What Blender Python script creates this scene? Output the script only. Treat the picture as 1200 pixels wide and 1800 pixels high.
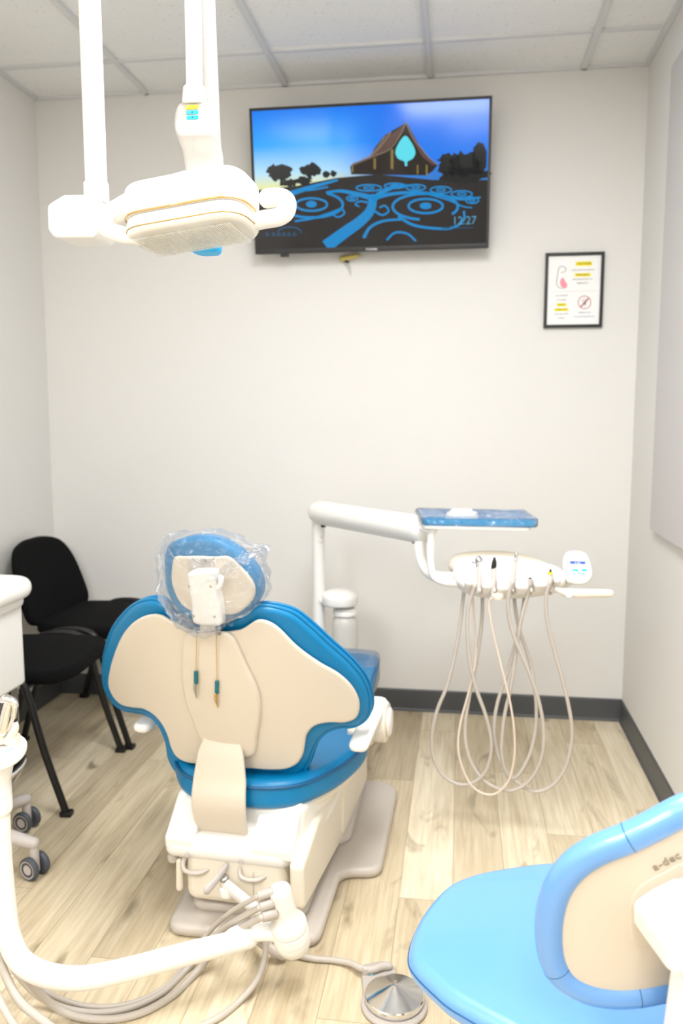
import bpy, bmesh, math, random
from mathutils import Vector, Matrix
random.seed(7)
for o in list(bpy.data.objects): bpy.data.objects.remove(o)
SC = bpy.context.scene
COL = SC.collection
PI = math.pi
# ------------------------------------------------------------------ camera
FPX = 1445.5; PITCH = 0.1230; YAW = 0.1431; CZ = 1.3473
cam_d = bpy.data.cameras.new('camera'); cam = bpy.data.objects.new('camera', cam_d); COL.objects.link(cam)
cam.location = (0, 0, CZ); cam.rotation_euler = (PI/2-PITCH, 0, YAW)
cam_d.sensor_fit = 'VERTICAL'; cam_d.sensor_height = 36; cam_d.sensor_width = 24; cam_d.lens = 36*FPX/1800
cam_d.clip_start = .02
cam_d.dof.use_dof = True; cam_d.dof.focus_distance = 1.5; cam_d.dof.aperture_fstop = 4.0
SC.camera = cam
# ------------------------------------------------------------------ room constants
XL, XR, YB, YF, HC = -1.8811, .7148, 3.5916, -3.2, 2.7133
# ------------------------------------------------------------------ light and exposure
SC.view_settings.view_transform = 'Standard'; SC.view_settings.look = 'None'
SC.view_settings.exposure = 0.70; SC.view_settings.gamma = 1.0
try: SC.view_settings.use_curve_mapping = False
except Exception: pass
w = bpy.data.worlds.new('world'); SC.world = w; w.use_nodes = True
w.node_tree.nodes['Background'].inputs[0].default_value = (.95, .97, 1, 1)
w.node_tree.nodes['Background'].inputs[1].default_value = .3
TROFFERS = [(-.10, 1.42, 31, 0), (-1.3, -.45, 18, 0), (.15, -.75, 17, 0), (-1.4, -1.9, 12, 0)]   # x, y, watts, turned
for (lx, ly, pw, tw) in TROFFERS:
    ld = bpy.data.lights.new('troffer_lamp', 'AREA'); ld.shape = 'RECTANGLE'; ld.size = .56; ld.size_y = 1.16
    ld.energy = pw; ld.color = (.965, .975, 1.0)
    lo = bpy.data.objects.new('troffer_lamp', ld); COL.objects.link(lo); lo.location = (lx, ly, HC-.035); lo.rotation_euler = (0, 0, PI/2*tw)
# ------------------------------------------------------------------ pixel rays of the camera above (photo is 1200 x 1800)
_cy, _sy, _cp, _sp = math.cos(YAW), math.sin(YAW), math.cos(PITCH), math.sin(PITCH)
C_F = Vector((-_sy*_cp, _cy*_cp, -_sp)); C_R = Vector((_cy, _sy, 0)); C_U = C_R.cross(C_F); C_O = Vector((0, 0, CZ))
def ray(px, py): return C_F + C_R*((px-600)/FPX) - C_U*((py-900)/FPX)
def ay(px, py, y): d = ray(px, py); return C_O + d*(y/d.y)
def az(px, py, z): d = ray(px, py); return C_O + d*((z-CZ)/d.z)
def ax(px, py, x): d = ray(px, py); return C_O + d*(x/d.x)
def aplane(px, py, p0, n): d = ray(px, py); return C_O + d*(((p0-C_O).dot(n))/d.dot(n))
class Frame:
    def __init__(s, o, yaw):
        s.o = Vector(o); s.r = Vector((math.cos(yaw), math.sin(yaw), 0)); s.f = Vector((-math.sin(yaw), math.cos(yaw), 0))
    def loc(s, p): q = p-s.o; return Vector((q.dot(s.r), q.dot(s.f), q.z))
    def w(s, x, y, z): return s.o + s.r*x + s.f*y + Vector((0, 0, z))
    def hit(s, px, py, S):                     # ray meets the surface forward = S(right, up)
        d = ray(px, py); g = lambda t: (lambda q: q.y-S(q.x, q.z))(s.loc(C_O+d*t))
        a, b = .2, 4.5; ga = g(a)
        for i in range(60):
            m = (a+b)/2; gm = g(m)
            if (gm > 0) == (ga > 0): a = m
            else: b = m
        return s.loc(C_O+d*a)
# ------------------------------------------------------------------ materials
def lin(c):
    return tuple(((v/255)/12.92 if v/255 <= .04045 else ((v/255+.055)/1.055)**2.4) for v in c)
def pmat(name, rgb, rough=.4, metal=0, spec=.5, bump=0, bscale=80, coat=0, var=.0, emit=None, estr=0, trans=0, alpha=1):
    m = bpy.data.materials.new(name); m.use_nodes = True; nt = m.node_tree; b = nt.nodes['Principled BSDF']
    c = lin(rgb); b.inputs['Base Color'].default_value = (*c, 1)
    b.inputs['Roughness'].default_value = rough; b.inputs['Metallic'].default_value = metal
    b.inputs['Specular IOR Level'].default_value = spec; b.inputs['Coat Weight'].default_value = coat
    b.inputs['Transmission Weight'].default_value = trans; b.inputs['Alpha'].default_value = alpha
    if emit: b.inputs['Emission Color'].default_value = (*lin(emit), 1); b.inputs['Emission Strength'].default_value = estr
    tc = nt.nodes.new('ShaderNodeTexCoord'); nz = nt.nodes.new('ShaderNodeTexNoise'); nz.inputs['Scale'].default_value = bscale
    nz.inputs['Detail'].default_value = 3
    nt.links.new(tc.outputs['Object'], nz.inputs['Vector'])
    if bump:
        bp = nt.nodes.new('ShaderNodeBump'); bp.inputs['Strength'].default_value = bump; bp.inputs['Distance'].default_value = .002
        nt.links.new(nz.outputs['Fac'], bp.inputs['Height']); nt.links.new(bp.outputs['Normal'], b.inputs['Normal'])
    mr = nt.nodes.new('ShaderNodeMapRange'); mr.inputs['To Min'].default_value = max(0, rough-.04); mr.inputs['To Max'].default_value = rough+.04
    nt.links.new(nz.outputs['Fac'], mr.inputs['Value']); nt.links.new(mr.outputs['Result'], b.inputs['Roughness'])
    if var:
        mx = nt.nodes.new('ShaderNodeMix'); mx.data_type = 'RGBA'
        mx.inputs[6].default_value = (*[v*(1-var) for v in c], 1); mx.inputs[7].default_value = (*[min(1, v*(1+var)) for v in c], 1)
        nt.links.new(nz.outputs['Fac'], mx.inputs[0]); nt.links.new(mx.outputs[2], b.inputs['Base Color'])
    return m
M = {}
M['wall'] = pmat('painted_wall', (226, 224, 220), .75, bump=.08, bscale=240, spec=.25)
M['panel'] = pmat('grey_laminate', (196, 192, 192), .45, spec=.4)
M['base'] = pmat('rubber_base', (78, 80, 82), .45, bump=.03)
M['tbar'] = pmat('painted_steel_grid', (216, 217, 217), .5)
M['white'] = pmat('white_plastic', (238, 235, 229), .32, coat=.15)
M['ivory'] = pmat('ivory_plastic', (232, 223, 206), .38)
M['shell'] = pmat('cream_shell', (210, 199, 182), .42, bump=.03, bscale=500)
M['taupe'] = pmat('taupe_paint', (192, 183, 173), .35)
M['vinyl'] = pmat('blue_vinyl', (0, 118, 170), .36, bump=.16, bscale=60, spec=.4)
M['vinyl_piping'] = pmat('blue_piping', (0, 84, 130), .4)
M['stool_vinyl'] = pmat('blue_vinyl_brightened', (98, 154, 218), .34, bump=.06, bscale=260, spec=.7, coat=.5)  # same vinyl as the chair; strong light put into a paler base
M['hose'] = pmat('grey_hose', (188, 180, 170), .45)
M['thinhose'] = pmat('beige_hose', (222, 205, 190), .45)
M['cuff'] = pmat('grey_cuff', (176, 168, 160), .5)
M['chrome'] = pmat('chrome', (225, 225, 225), .12, metal=1)
M['steel'] = pmat('brushed_steel', (178, 176, 172), .3, metal=1)
M['gold'] = pmat('brass', (205, 170, 108), .25, metal=1)
M['black'] = pmat('black_plastic', (16, 16, 17), .4)
M['fabric'] = pmat('black_fabric', (10, 10, 11), .9, bump=.3, bscale=700, spec=.15)
M['tube'] = pmat('black_tube', (15, 15, 16), .38)
M['tyre'] = pmat('dark_grey_rubber', (74, 78, 86), .55)
M['hub'] = pmat('light_grey_plastic', (190, 183, 178), .5)
M['teal'] = pmat('teal_rubber', (0, 106, 116), .45)
M['tray'] = pmat('blue_tray_plastic', (0, 165, 226), .25, coat=.4)
M['paper'] = pmat('white_paper', (244, 244, 242), .7)
M['yellow'] = pmat('yellow_print', (244, 226, 0), .6)
M['ink'] = pmat('grey_ink', (86, 82, 78), .7)
M['blueink'] = pmat('blue_ink', (96, 124, 178), .7)
M['redink'] = pmat('red_ink', (186, 74, 66), .7)
M['pinkink'] = pmat('pink_ink', (240, 150, 165), .7)
M['btn_blue'] = pmat('blue_button', (0, 176, 240), .4)
M['btn_yellow'] = pmat('yellow_button', (244, 224, 0), .4)
M['btn_pale'] = pmat('pale_blue_button', (180, 226, 246), .4)
M['lcd'] = pmat('blue_display', (20, 60, 220), .3, emit=(30, 80, 240), estr=.6)
M['tan'] = pmat('tan_plastic', (224, 196, 150), .4)
M['tag'] = pmat('yellow_plastic', (205, 186, 96), .5)
M['hole'] = pmat('dark_recess', (30, 28, 26), .7)
M['bottle'] = pmat('translucent_bottle', (236, 232, 224), .3, trans=.35)
M['logo'] = pmat('grey_print', (150, 140, 122), .6)
M['tvlogo'] = pmat('silver_print', (215, 215, 215), .4, emit=(200, 200, 200), estr=.25)
M['diffuser'] = pmat('lamp_diffuser', (250, 250, 245), .4, emit=(255, 252, 245), estr=3)
def film_mat(name, tint, gl=.12, milk=.06, fres=.55):
    m = bpy.data.materials.new(name); m.use_nodes = True; nt = m.node_tree; nt.nodes.clear()
    out = nt.nodes.new('ShaderNodeOutputMaterial'); tr = nt.nodes.new('ShaderNodeBsdfTransparent'); tr.inputs[0].default_value = (*tint, 1)
    g = nt.nodes.new('ShaderNodeBsdfGlossy'); g.inputs['Roughness'].default_value = .06
    df = nt.nodes.new('ShaderNodeBsdfTranslucent'); df.inputs[0].default_value = (.95, .97, 1, 1)
    lw = nt.nodes.new('ShaderNodeLayerWeight'); lw.inputs['Blend'].default_value = .35
    ml = nt.nodes.new('ShaderNodeMath'); ml.operation = 'MULTIPLY_ADD'; ml.inputs[1].default_value = fres; ml.inputs[2].default_value = gl*.5
    nt.links.new(lw.outputs['Fresnel'], ml.inputs[0])
    tc = nt.nodes.new('ShaderNodeTexCoord'); nz = nt.nodes.new('ShaderNodeTexNoise'); nz.inputs['Scale'].default_value = 28; nz.inputs['Detail'].default_value = 4
    nz.inputs['Distortion'].default_value = 1.5
    bp = nt.nodes.new('ShaderNodeBump'); bp.inputs['Strength'].default_value = 1.0; bp.inputs['Distance'].default_value = .05
    nt.links.new(tc.outputs['Object'], nz.inputs['Vector']); nt.links.new(nz.outputs['Fac'], bp.inputs['Height'])
    nt.links.new(bp.outputs['Normal'], g.inputs['Normal'])
    m1 = nt.nodes.new('ShaderNodeMixShader'); m2 = nt.nodes.new('ShaderNodeMixShader'); m1.inputs[0].default_value = milk
    nt.links.new(tr.outputs[0], m1.inputs[1]); nt.links.new(df.outputs[0], m1.inputs[2])
    nt.links.new(ml.outputs[0], m2.inputs[0]); nt.links.new(m1.outputs[0], m2.inputs[1]); nt.links.new(g.outputs[0], m2.inputs[2])
    nt.links.new(m2.outputs[0], out.inputs['Surface'])
    return m
M['film'] = film_mat('clear_film', (.985, .99, 1), .16, .09, .3)
M['clear'] = film_mat('clear_lens', (.98, .96, .91), .2, .55)
def floor_mat():
    m = bpy.data.materials.new('vinyl_planks'); m.use_nodes = True; nt = m.node_tree; b = nt.nodes['Principled BSDF']; N = nt.nodes.new; Lk = nt.links.new
    def mth(op, a, bb=None, c=None):
        n = N('ShaderNodeMath'); n.operation = op
        for i, v in enumerate((a, bb, c)):
            if v is None: continue
            if isinstance(v, (int, float)): n.inputs[i].default_value = v
            else: Lk(v, n.inputs[i])
        return n.outputs[0]
    tc = N('ShaderNodeTexCoord'); sp = N('ShaderNodeSeparateXYZ'); Lk(tc.outputs['Object'], sp.inputs[0])
    W, Ln = .148, 1.22
    xr = mth('DIVIDE', mth('ADD', sp.outputs[0], 5.04), W); row = mth('FLOOR', xr); fx = mth('FRACT', xr)
    wn = N('ShaderNodeTexWhiteNoise'); wn.noise_dimensions = '1D'; Lk(row, wn.inputs['W'])
    yr = mth('ADD', mth('DIVIDE', sp.outputs[1], Ln), mth('MULTIPLY', wn.outputs['Value'], 7.3)); cl = mth('FLOOR', yr); fy = mth('FRACT', yr)
    cv = N('ShaderNodeCombineXYZ'); Lk(row, cv.inputs[0]); Lk(cl, cv.inputs[1])
    wid = N('ShaderNodeTexWhiteNoise'); wid.noise_dimensions = '3D'; Lk(cv.outputs[0], wid.inputs['Vector'])
    # grain: long streaks, different in every plank
    gv = N('ShaderNodeCombineXYZ'); Lk(mth('MULTIPLY', sp.outputs[0], 13), gv.inputs[0]); Lk(mth('MULTIPLY', sp.outputs[1], 1.3), gv.inputs[1]); Lk(mth('MULTIPLY', wid.outputs['Value'], 90), gv.inputs[2])
    n1 = N('ShaderNodeTexNoise'); n1.inputs['Scale'].default_value = 1.6; n1.inputs['Detail'].default_value = 7; n1.inputs['Roughness'].default_value = .62; n1.inputs['Distortion'].default_value = .7; Lk(gv.outputs[0], n1.inputs['Vector'])
    gv2 = N('ShaderNodeCombineXYZ'); Lk(mth('MULTIPLY', sp.outputs[0], 70), gv2.inputs[0]); Lk(mth('MULTIPLY', sp.outputs[1], 3), gv2.inputs[1]); Lk(mth('MULTIPLY', wid.outputs['Value'], 50), gv2.inputs[2])
    n2 = N('ShaderNodeTexNoise'); n2.inputs['Scale'].default_value = 1.5; n2.inputs['Detail'].default_value = 5; Lk(gv2.outputs[0], n2.inputs['Vector'])
    gv3 = N('ShaderNodeCombineXYZ'); Lk(mth('MULTIPLY', sp.outputs[0], 7), gv3.inputs[0]); Lk(mth('MULTIPLY', sp.outputs[1], 2.2), gv3.inputs[1]); Lk(mth('MULTIPLY', wid.outputs['Value'], 30), gv3.inputs[2])
    n3 = N('ShaderNodeTexNoise'); n3.inputs['Scale'].default_value = 1.3; n3.inputs['Detail'].default_value = 6; n3.inputs['Distortion'].default_value = 1.2; Lk(gv3.outputs[0], n3.inputs['Vector'])
    def ramp(fac, stops):
        r = N('ShaderNodeValToRGB'); e = r.color_ramp.elements
        while len(e) < len(stops): e.new(.5)
        for k, (p, c) in enumerate(stops): e[k].position = p; e[k].color = (*lin(c), 1)
        Lk(fac, r.inputs[0]); return r.outputs[0]
    basec = ramp(n1.outputs['Fac'], [(.22, (208, 195, 170)), (.42, (228, 217, 195)), (.6, (238, 229, 210)), (.8, (242, 236, 222))])
    tone = ramp(wid.outputs['Value'], [(0, (208, 200, 186)), (.35, (230, 223, 209)), (.7, (243, 238, 226)), (1, (255, 252, 245))])
    def mix(fac, a, bb, mode='MIX'):
        x = N('ShaderNodeMix'); x.data_type = 'RGBA'; x.blend_type = mode
        if isinstance(fac, (int, float)): x.inputs[0].default_value = fac
        else: Lk(fac, x.inputs[0])
        for i, v in ((6, a), (7, bb)):
            if isinstance(v, tuple): x.inputs[i].default_value = (*lin(v), 1)
            else: Lk(v, x.inputs[i])
        return x.outputs[2]
    c = mix(1.0, basec, tone, 'MULTIPLY')
    fine = ramp(n2.outputs['Fac'], [(.35, (222, 216, 206)), (.6, (255, 255, 255))])
    c = mix(.55, c, fine, 'MULTIPLY')
    knot = mth('SMOOTH_MIN', mth('MULTIPLY', mth('MAXIMUM', mth('SUBTRACT', n3.outputs['Fac'], .6), 0), 6.5), .8, .1)
    c = mix(knot, c, (132, 119, 94))
    ex = mth('MINIMUM', fx, mth('SUBTRACT', 1, fx)); ey = mth('MULTIPLY', mth('MINIMUM', fy, mth('SUBTRACT', 1, fy)), Ln/W)
    edge = mth('LESS_THAN', mth('MINIMUM', ex, ey), .010)
    c = mix(mth('MULTIPLY', edge, .45), c, (132, 114, 84))
    Lk(c, b.inputs['Base Color']); b.inputs['Roughness'].default_value = .42; b.inputs['Specular IOR Level'].default_value = .35
    bp = N('ShaderNodeBump'); bp.inputs['Strength'].default_value = .12; bp.inputs['Distance'].default_value = .001
    Lk(n2.outputs['Fac'], bp.inputs['Height']); Lk(bp.outputs[0], b.inputs['Normal'])
    return m
M['floor'] = floor_mat()
def tile_mat():
    m = pmat('ceiling_tile', (232, 232, 228), .85, spec=.2); nt = m.node_tree; b = nt.nodes['Principled BSDF']
    tc = nt.nodes.new('ShaderNodeTexCoord'); v = nt.nodes.new('ShaderNodeTexNoise'); v.inputs['Scale'].default_value = 95; v.inputs['Detail'].default_value = 2
    nt.links.new(tc.outputs['Object'], v.inputs['Vector'])
    r = nt.nodes.new('ShaderNodeValToRGB'); r.color_ramp.elements[0].position = .27; r.color_ramp.elements[0].color = (*lin((212, 211, 206)), 1)
    r.color_ramp.elements[1].position = .36; r.color_ramp.elements[1].color = (*lin((240, 240, 238)), 1)
    nt.links.new(v.outputs['Fac'], r.inputs[0]); nt.links.new(r.outputs[0], b.inputs['Base Color'])
    bp = nt.nodes.new('ShaderNodeBump'); bp.inputs['Strength'].default_value = .25; bp.inputs['Distance'].default_value = .003
    nt.links.new(v.outputs['Fac'], bp.inputs['Height']); nt.links.new(bp.outputs[0], b.inputs['Normal'])
    return m
M['tile'] = tile_mat()
M['hand'] = pmat('satin_handpiece', (206, 200, 194), .3)
M['wrap'] = film_mat('cling_wrap', (.97, .985, 1), .2, .2, .8)
M['paddle'] = pmat('white_plastic_dimmed', (170, 165, 159), .4)  # white plastic; the greyed base stands in for weaker light on the paddle
M['rearpole'] = pmat('white_enamel_dimmed', (150, 147, 143), .4)  # white pole; dimmer light farther from the lamp is put into the colour
M['lens'] = pmat('ribbed_lens', (250, 247, 238), .18, alpha=.7, coat=.5)
M['toe'] = film_mat('clear_toe_cover', (.9, .9, .92), .15, .5, .3)
def emis(name, rgb, s=1.0, base=(8, 8, 10)):
    return pmat(name, base, .12, emit=rgb, estr=s, spec=.25)
# ------------------------------------------------------------------ mesh helpers
def newbm(): return bmesh.new()
def obj(name, bm, mat, parent=None, sharp=50, flat=False):
    bmesh.ops.remove_doubles(bm, verts=bm.verts, dist=1e-6)
    bmesh.ops.recalc_face_normals(bm, faces=bm.faces)
    me = bpy.data.meshes.new(name)
    xs = [v.co for v in bm.verts]
    c = Vector([(min(v[i] for v in xs)+max(v[i] for v in xs))/2 for i in range(3)])
    bmesh.ops.translate(bm, verts=bm.verts, vec=-c)
    bm.to_mesh(me); bm.free()
    for p in me.polygons: p.use_smooth = not flat
    if not flat: me.set_sharp_from_angle(angle=math.radians(sharp))
    me.materials.append(M[mat] if isinstance(mat, str) else mat)
    o = bpy.data.objects.new(name, me); COL.objects.link(o)
    if not flat: wn = o.modifiers.new('weighted', 'WEIGHTED_NORMAL'); wn.keep_sharp = True; wn.weight = 80
    o.location = c
    if parent is not None:
        o.parent = parent
        q = parent; off = Vector((0, 0, 0))
        while q is not None: off += q.location; q = q.parent
        o.location = c-off
    return o
def thing(name, loc, label, cat, group=None):
    o = bpy.data.objects.new(name, None); COL.objects.link(o); o.location = loc; o.empty_display_size = .1
    o['label'] = label; o['category'] = cat
    if group: o['group'] = group
    return o
def tag(o, label, cat, group=None):
    o['label'] = label; o['category'] = cat
    if group: o['group'] = group
    return o
def struct(name, bm, mat, flat=True):
    o = obj(name, bm, mat, flat=flat); o['kind'] = 'structure'; return o
def box(bm, c, s, r=0, rot=None, seg=3):
    t = bmesh.new(); bmesh.ops.create_cube(t, size=1)
    bmesh.ops.scale(t, vec=s, verts=t.verts)
    if r: bmesh.ops.bevel(t, geom=t.edges[:], offset=min(r, min(s)*.49), segments=seg, profile=.5, affect='EDGES')
    if rot is not None: bmesh.ops.transform(t, matrix=rot.to_4x4(), verts=t.verts)
    bmesh.ops.translate(t, verts=t.verts, vec=c)
    merge(bm, t)
def merge(bm, t):
    me = bpy.data.meshes.new('tmp'); t.to_mesh(me); t.free(); bm.from_mesh(me); bpy.data.meshes.remove(me)
def catmull(pts, n=8, closed=False):
    P = [Vector(p) for p in pts]; out = []; L = len(P)
    rng = range(L if closed else L-1)
    for i in rng:
        if closed: p0, p1, p2, p3 = P[i-1], P[i], P[(i+1) % L], P[(i+2) % L]
        else:
            p1, p2 = P[i], P[i+1]; p0 = P[i-1] if i else p1*2-p2; p3 = P[i+2] if i+2 < L else p2*2-p1
        # centripetal
        t0 = 0; t1 = t0+max((p1-p0).length, 1e-9)**.5; t2 = t1+max((p2-p1).length, 1e-9)**.5; t3 = t2+max((p3-p2).length, 1e-9)**.5
        for k in range(n):
            t = t1+(t2-t1)*k/n
            a1 = p0*((t1-t)/(t1-t0))+p1*((t-t0)/(t1-t0)); a2 = p1*((t2-t)/(t2-t1))+p2*((t-t1)/(t2-t1)); a3 = p2*((t3-t)/(t3-t2))+p3*((t-t2)/(t3-t2))
            b1 = a1*((t2-t)/(t2-t0))+a2*((t-t0)/(t2-t0)); b2 = a2*((t3-t)/(t3-t1))+a3*((t-t1)/(t3-t1))
            out.append(b1*((t2-t)/(t2-t1))+b2*((t-t1)/(t2-t1)))
    if not closed: out.append(P[-1])
    return out
def lerp_list(vals, n, L):
    out = []
    for i in range(n):
        t = i/(n-1)*(L-1); k = min(int(t), L-2); f = t-k; out.append(vals[k]*(1-f)+vals[k+1]*f)
    return out
def sweep(bm, pts, rad, seg=14, sub=8, cap=True, rx=None, up=None, dome=True):
    """tube along a smooth path; rad a number or one per point; rx = width/height ratio of the section along 'up x tangent'"""
    P = catmull(pts, sub) if sub > 1 else [Vector(p) for p in pts]
    n = len(P)
    R = [rad]*n if isinstance(rad, (int, float)) else lerp_list(list(rad), n, len(pts))
    T = []
    for i in range(n):
        d = P[min(i+1, n-1)]-P[max(i-1, 0)]; T.append(d.normalized())
    if up is None:
        u = T[0].orthogonal().normalized()
    else: u = (Vector(up)-T[0]*Vector(up).dot(T[0])).normalized()
    rings = []
    def ring(c, t, u, r):
        b = t.cross(u)
        return [bm.verts.new(c+(u*math.cos(a)+b*math.sin(a)*(rx or 1))*r) for a in (2*PI*k/seg for k in range(seg))]
    if cap and dome:
        for a in (80, 55, 28):
            a = math.radians(a); rings.append(ring(P[0]-T[0]*R[0]*math.sin(a)*.9, T[0], u, R[0]*math.cos(a)))
    for i in range(n):
        if up is None:
            u = (u-T[i]*u.dot(T[i])).normalized()
        else: u = (Vector(up)-T[i]*Vector(up).dot(T[i])).normalized()
        rings.append(ring(P[i], T[i], u, R[i]))
    if cap and dome:
        for a in (28, 55, 80):
            a = math.radians(a); rings.append(ring(P[-1]+T[-1]*R[-1]*math.sin(a)*.9, T[-1], u, R[-1]*math.cos(a)))
    for a, b in zip(rings, rings[1:]):
        for k in range(seg): bm.faces.new((a[k], a[(k+1) % seg], b[(k+1) % seg], b[k]))
    if cap: bm.faces.new(rings[0][::-1]); bm.faces.new(rings[-1])
def rod(bm, a, b, r, r2=None, seg=20, bev=.002):
    """straight cylinder with softened rims"""
    a, b = Vector(a), Vector(b); d = (b-a); L = d.length; r2 = r if r2 is None else r2
    prof = [(0, 0), (max(r-bev, 0), 0), (r, bev), (r2, L-bev), (max(r2-bev, 0), L), (0, L)]
    lathe(bm, prof, a, d, seg)
def lathe(bm, prof, o=(0, 0, 0), axis=(0, 0, 1), seg=32):
    q = Vector((0, 0, 1)).rotation_difference(Vector(axis).normalized()); o = Vector(o); prev = None
    for (r, z) in prof:
        if r < 1e-7: cur = [bm.verts.new(o+q @ Vector((0, 0, z)))]
        else: cur = [bm.verts.new(o+q @ Vector((r*math.cos(2*PI*k/seg), r*math.sin(2*PI*k/seg), z))) for k in range(seg)]
        if prev is not None:
            if len(prev) == 1 and len(cur) > 1:
                for k in range(seg): bm.faces.new((prev[0], cur[(k+1) % seg], cur[k]))
            elif len(cur) == 1 and len(prev) > 1:
                for k in range(seg): bm.faces.new((prev[k], prev[(k+1) % seg], cur[0]))
            elif len(cur) > 1:
                for k in range(seg): bm.faces.new((prev[k], prev[(k+1) % seg], cur[(k+1) % seg], cur[k]))
        prev = cur
def area2(o): return sum(o[i-1][0]*o[i][1]-o[i][0]*o[i-1][1] for i in range(len(o)))
def smooth2(pts, n=6): return [(v.x, v.y) for v in catmull([(p[0], p[1], 0) for p in pts], n, True)]
def round2(pts, r, seg=5):
    """polygon with rounded corners (r: number or one per corner)"""
    out = []; L = len(pts)
    for i in range(L):
        p = Vector(pts[i][:2]); a = Vector(pts[i-1][:2]); b = Vector(pts[(i+1) % L][:2]); rr = r[i] if isinstance(r, (list, tuple)) else r
        da, db = (a-p), (b-p); la, lb = da.length, db.length; da.normalize(); db.normalize()
        ang = max(1e-3, math.acos(max(-1, min(1, da.dot(db))))); t = min(rr/math.tan(ang/2), la*.48, lb*.48)
        p1, p2 = p+da*t, p+db*t
        for k in range(seg+1):
            s = k/seg; q = p1*(1-s)**2+p*2*s*(1-s)+p2*s*s; out.append((q.x, q.y))
    return out
def slab(bm, outline, surf, lo, hi, r=.01, seg=4, rings=5, dome=0, dome_lo=0, ctr=None):
    """solid sheet: plan outline (u,v), thickness lo..hi along the surface's own height, rounded rim of radius r"""
    o = [Vector((p[0], p[1])) for p in outline]
    if area2(o) < 0: o = o[::-1]
    n = len(o); nor = []
    for i in range(n):
        d = (o[(i+1) % n]-o[i-1]); d = d.normalized() if d.length > 1e-9 else Vector((1, 0)); nor.append(Vector((d.y, -d.x)))
    c = Vector(ctr) if ctr is not None else sum(o, Vector((0, 0)))/n
    r = min(r, (hi-lo)/2-1e-6)
    layers = []
    ins = [p-q*r for p, q in zip(o, nor)]
    for k in range(1, rings+1): s = k/rings; layers.append([(c+(p-c)*s, lo-dome_lo*(1-s*s)) for p in ins])
    for k in range(1, seg+1):
        a = PI/2*k/seg; layers.append([(p-q*r*(1-math.sin(a)), lo+r*(1-math.cos(a))) for p, q in zip(o, nor)])
    for k in range(0, seg+1):
        a = PI/2*k/seg; layers.append([(p-q*r*(1-math.cos(a)), hi-r*(1-math.sin(a))) for p, q in zip(o, nor)])
    for k in range(rings-1, 0, -1): s = k/rings; layers.append([(c+(p-c)*s, hi+dome*(1-s*s)) for p in ins])
    vs = [[bm.verts.new(surf(p.x, p.y, w)) for p, w in L] for L in layers]
    for a, b in zip(vs, vs[1:]):
        for k in range(n):
            try: bm.faces.new((a[k], a[(k+1) % n], b[(k+1) % n], b[k]))
            except ValueError: pass
    v0 = bm.verts.new(surf(c.x, c.y, lo-dome_lo)); v1 = bm.verts.new(surf(c.x, c.y, hi+dome))
    for k in range(n):
        bm.faces.new((v0, vs[0][(k+1) % n], vs[0][k])); bm.faces.new((v1, vs[-1][k], vs[-1][(k+1) % n]))
def flat_z(z=0, o=(0, 0)): return lambda u, v, w: Vector((u+o[0], v+o[1], z+w))
def poly(bm, pts):
    bm.faces.new([bm.verts.new(p) for p in pts])
def fan(bm, pts):
    c = sum((Vector(p) for p in pts), Vector())/len(pts); vc = bm.verts.new(c); vs = [bm.verts.new(p) for p in pts]
    for i in range(len(vs)): bm.faces.new((vc, vs[i-1], vs[i]))
def text_bm(bm, s, size, o, rx, up, extrude=.0003, align='CENTER', shear=0):
    cu = bpy.data.curves.new('t', 'FONT'); cu.body = s; cu.size = size; cu.extrude = extrude; cu.align_x = align; cu.align_y = 'CENTER'; cu.resolution_u = 2; cu.shear = shear
    to = bpy.data.objects.new('t', cu); COL.objects.link(to)
    bpy.context.view_layer.update()
    me = bpy.data.meshes.new_from_object(to.evaluated_get(bpy.context.evaluated_depsgraph_get()))
    rx, up = Vector(rx).normalized(), Vector(up).normalized(); nn = rx.cross(up)
    mt = Matrix((( rx.x, up.x, nn.x, o[0]), (rx.y, up.y, nn.y, o[1]), (rx.z, up.z, nn.z, o[2]), (0, 0, 0, 1)))
    me.transform(mt); bm.from_mesh(me); bpy.data.meshes.remove(me); bpy.data.objects.remove(to); bpy.data.curves.remove(cu)
def copy_tree(o, parent=None):
    c = o.copy(); COL.objects.link(c)
    if parent is not None: c.parent = parent
    for ch in [x for x in KIDS.get(o.name, [])]: copy_tree(ch, c)
    return c
KIDS = {}
def index_kids():
    KIDS.clear()
    for x in bpy.data.objects:
        if x.parent: KIDS.setdefault(x.parent.name, []).append(x)
# ================================================================== THE ROOM
T = .1
bm = newbm(); box(bm, ((XL+XR)/2, (YB+YF)/2, -.05), (XR-XL+2*T, YB-YF+2*T, .1)); struct('floor', bm, 'floor')
bm = newbm(); box(bm, ((XL+XR)/2, (YB+YF)/2, HC+.05), (XR-XL+2*T, YB-YF+2*T, .1)); struct('ceiling', bm, 'tile')
bm = newbm(); box(bm, ((XL+XR)/2, YB+T/2, HC/2), (XR-XL+2*T, T, HC)); struct('wall_back', bm, 'wall')
bm = newbm(); box(bm, (XL-T/2, (YB+YF)/2, HC/2), (T, YB-YF, HC)); struct('wall_left', bm, 'wall')
bm = newbm(); box(bm, (XR+T/2, (YB+YF)/2, HC/2), (T, YB-YF, HC)); struct('wall_right', bm, 'wall')
bm = newbm(); box(bm, ((XL+XR)/2, YF-T/2, HC/2), (XR-XL+2*T, T, HC)); struct('wall_front', bm, 'wall')
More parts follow.
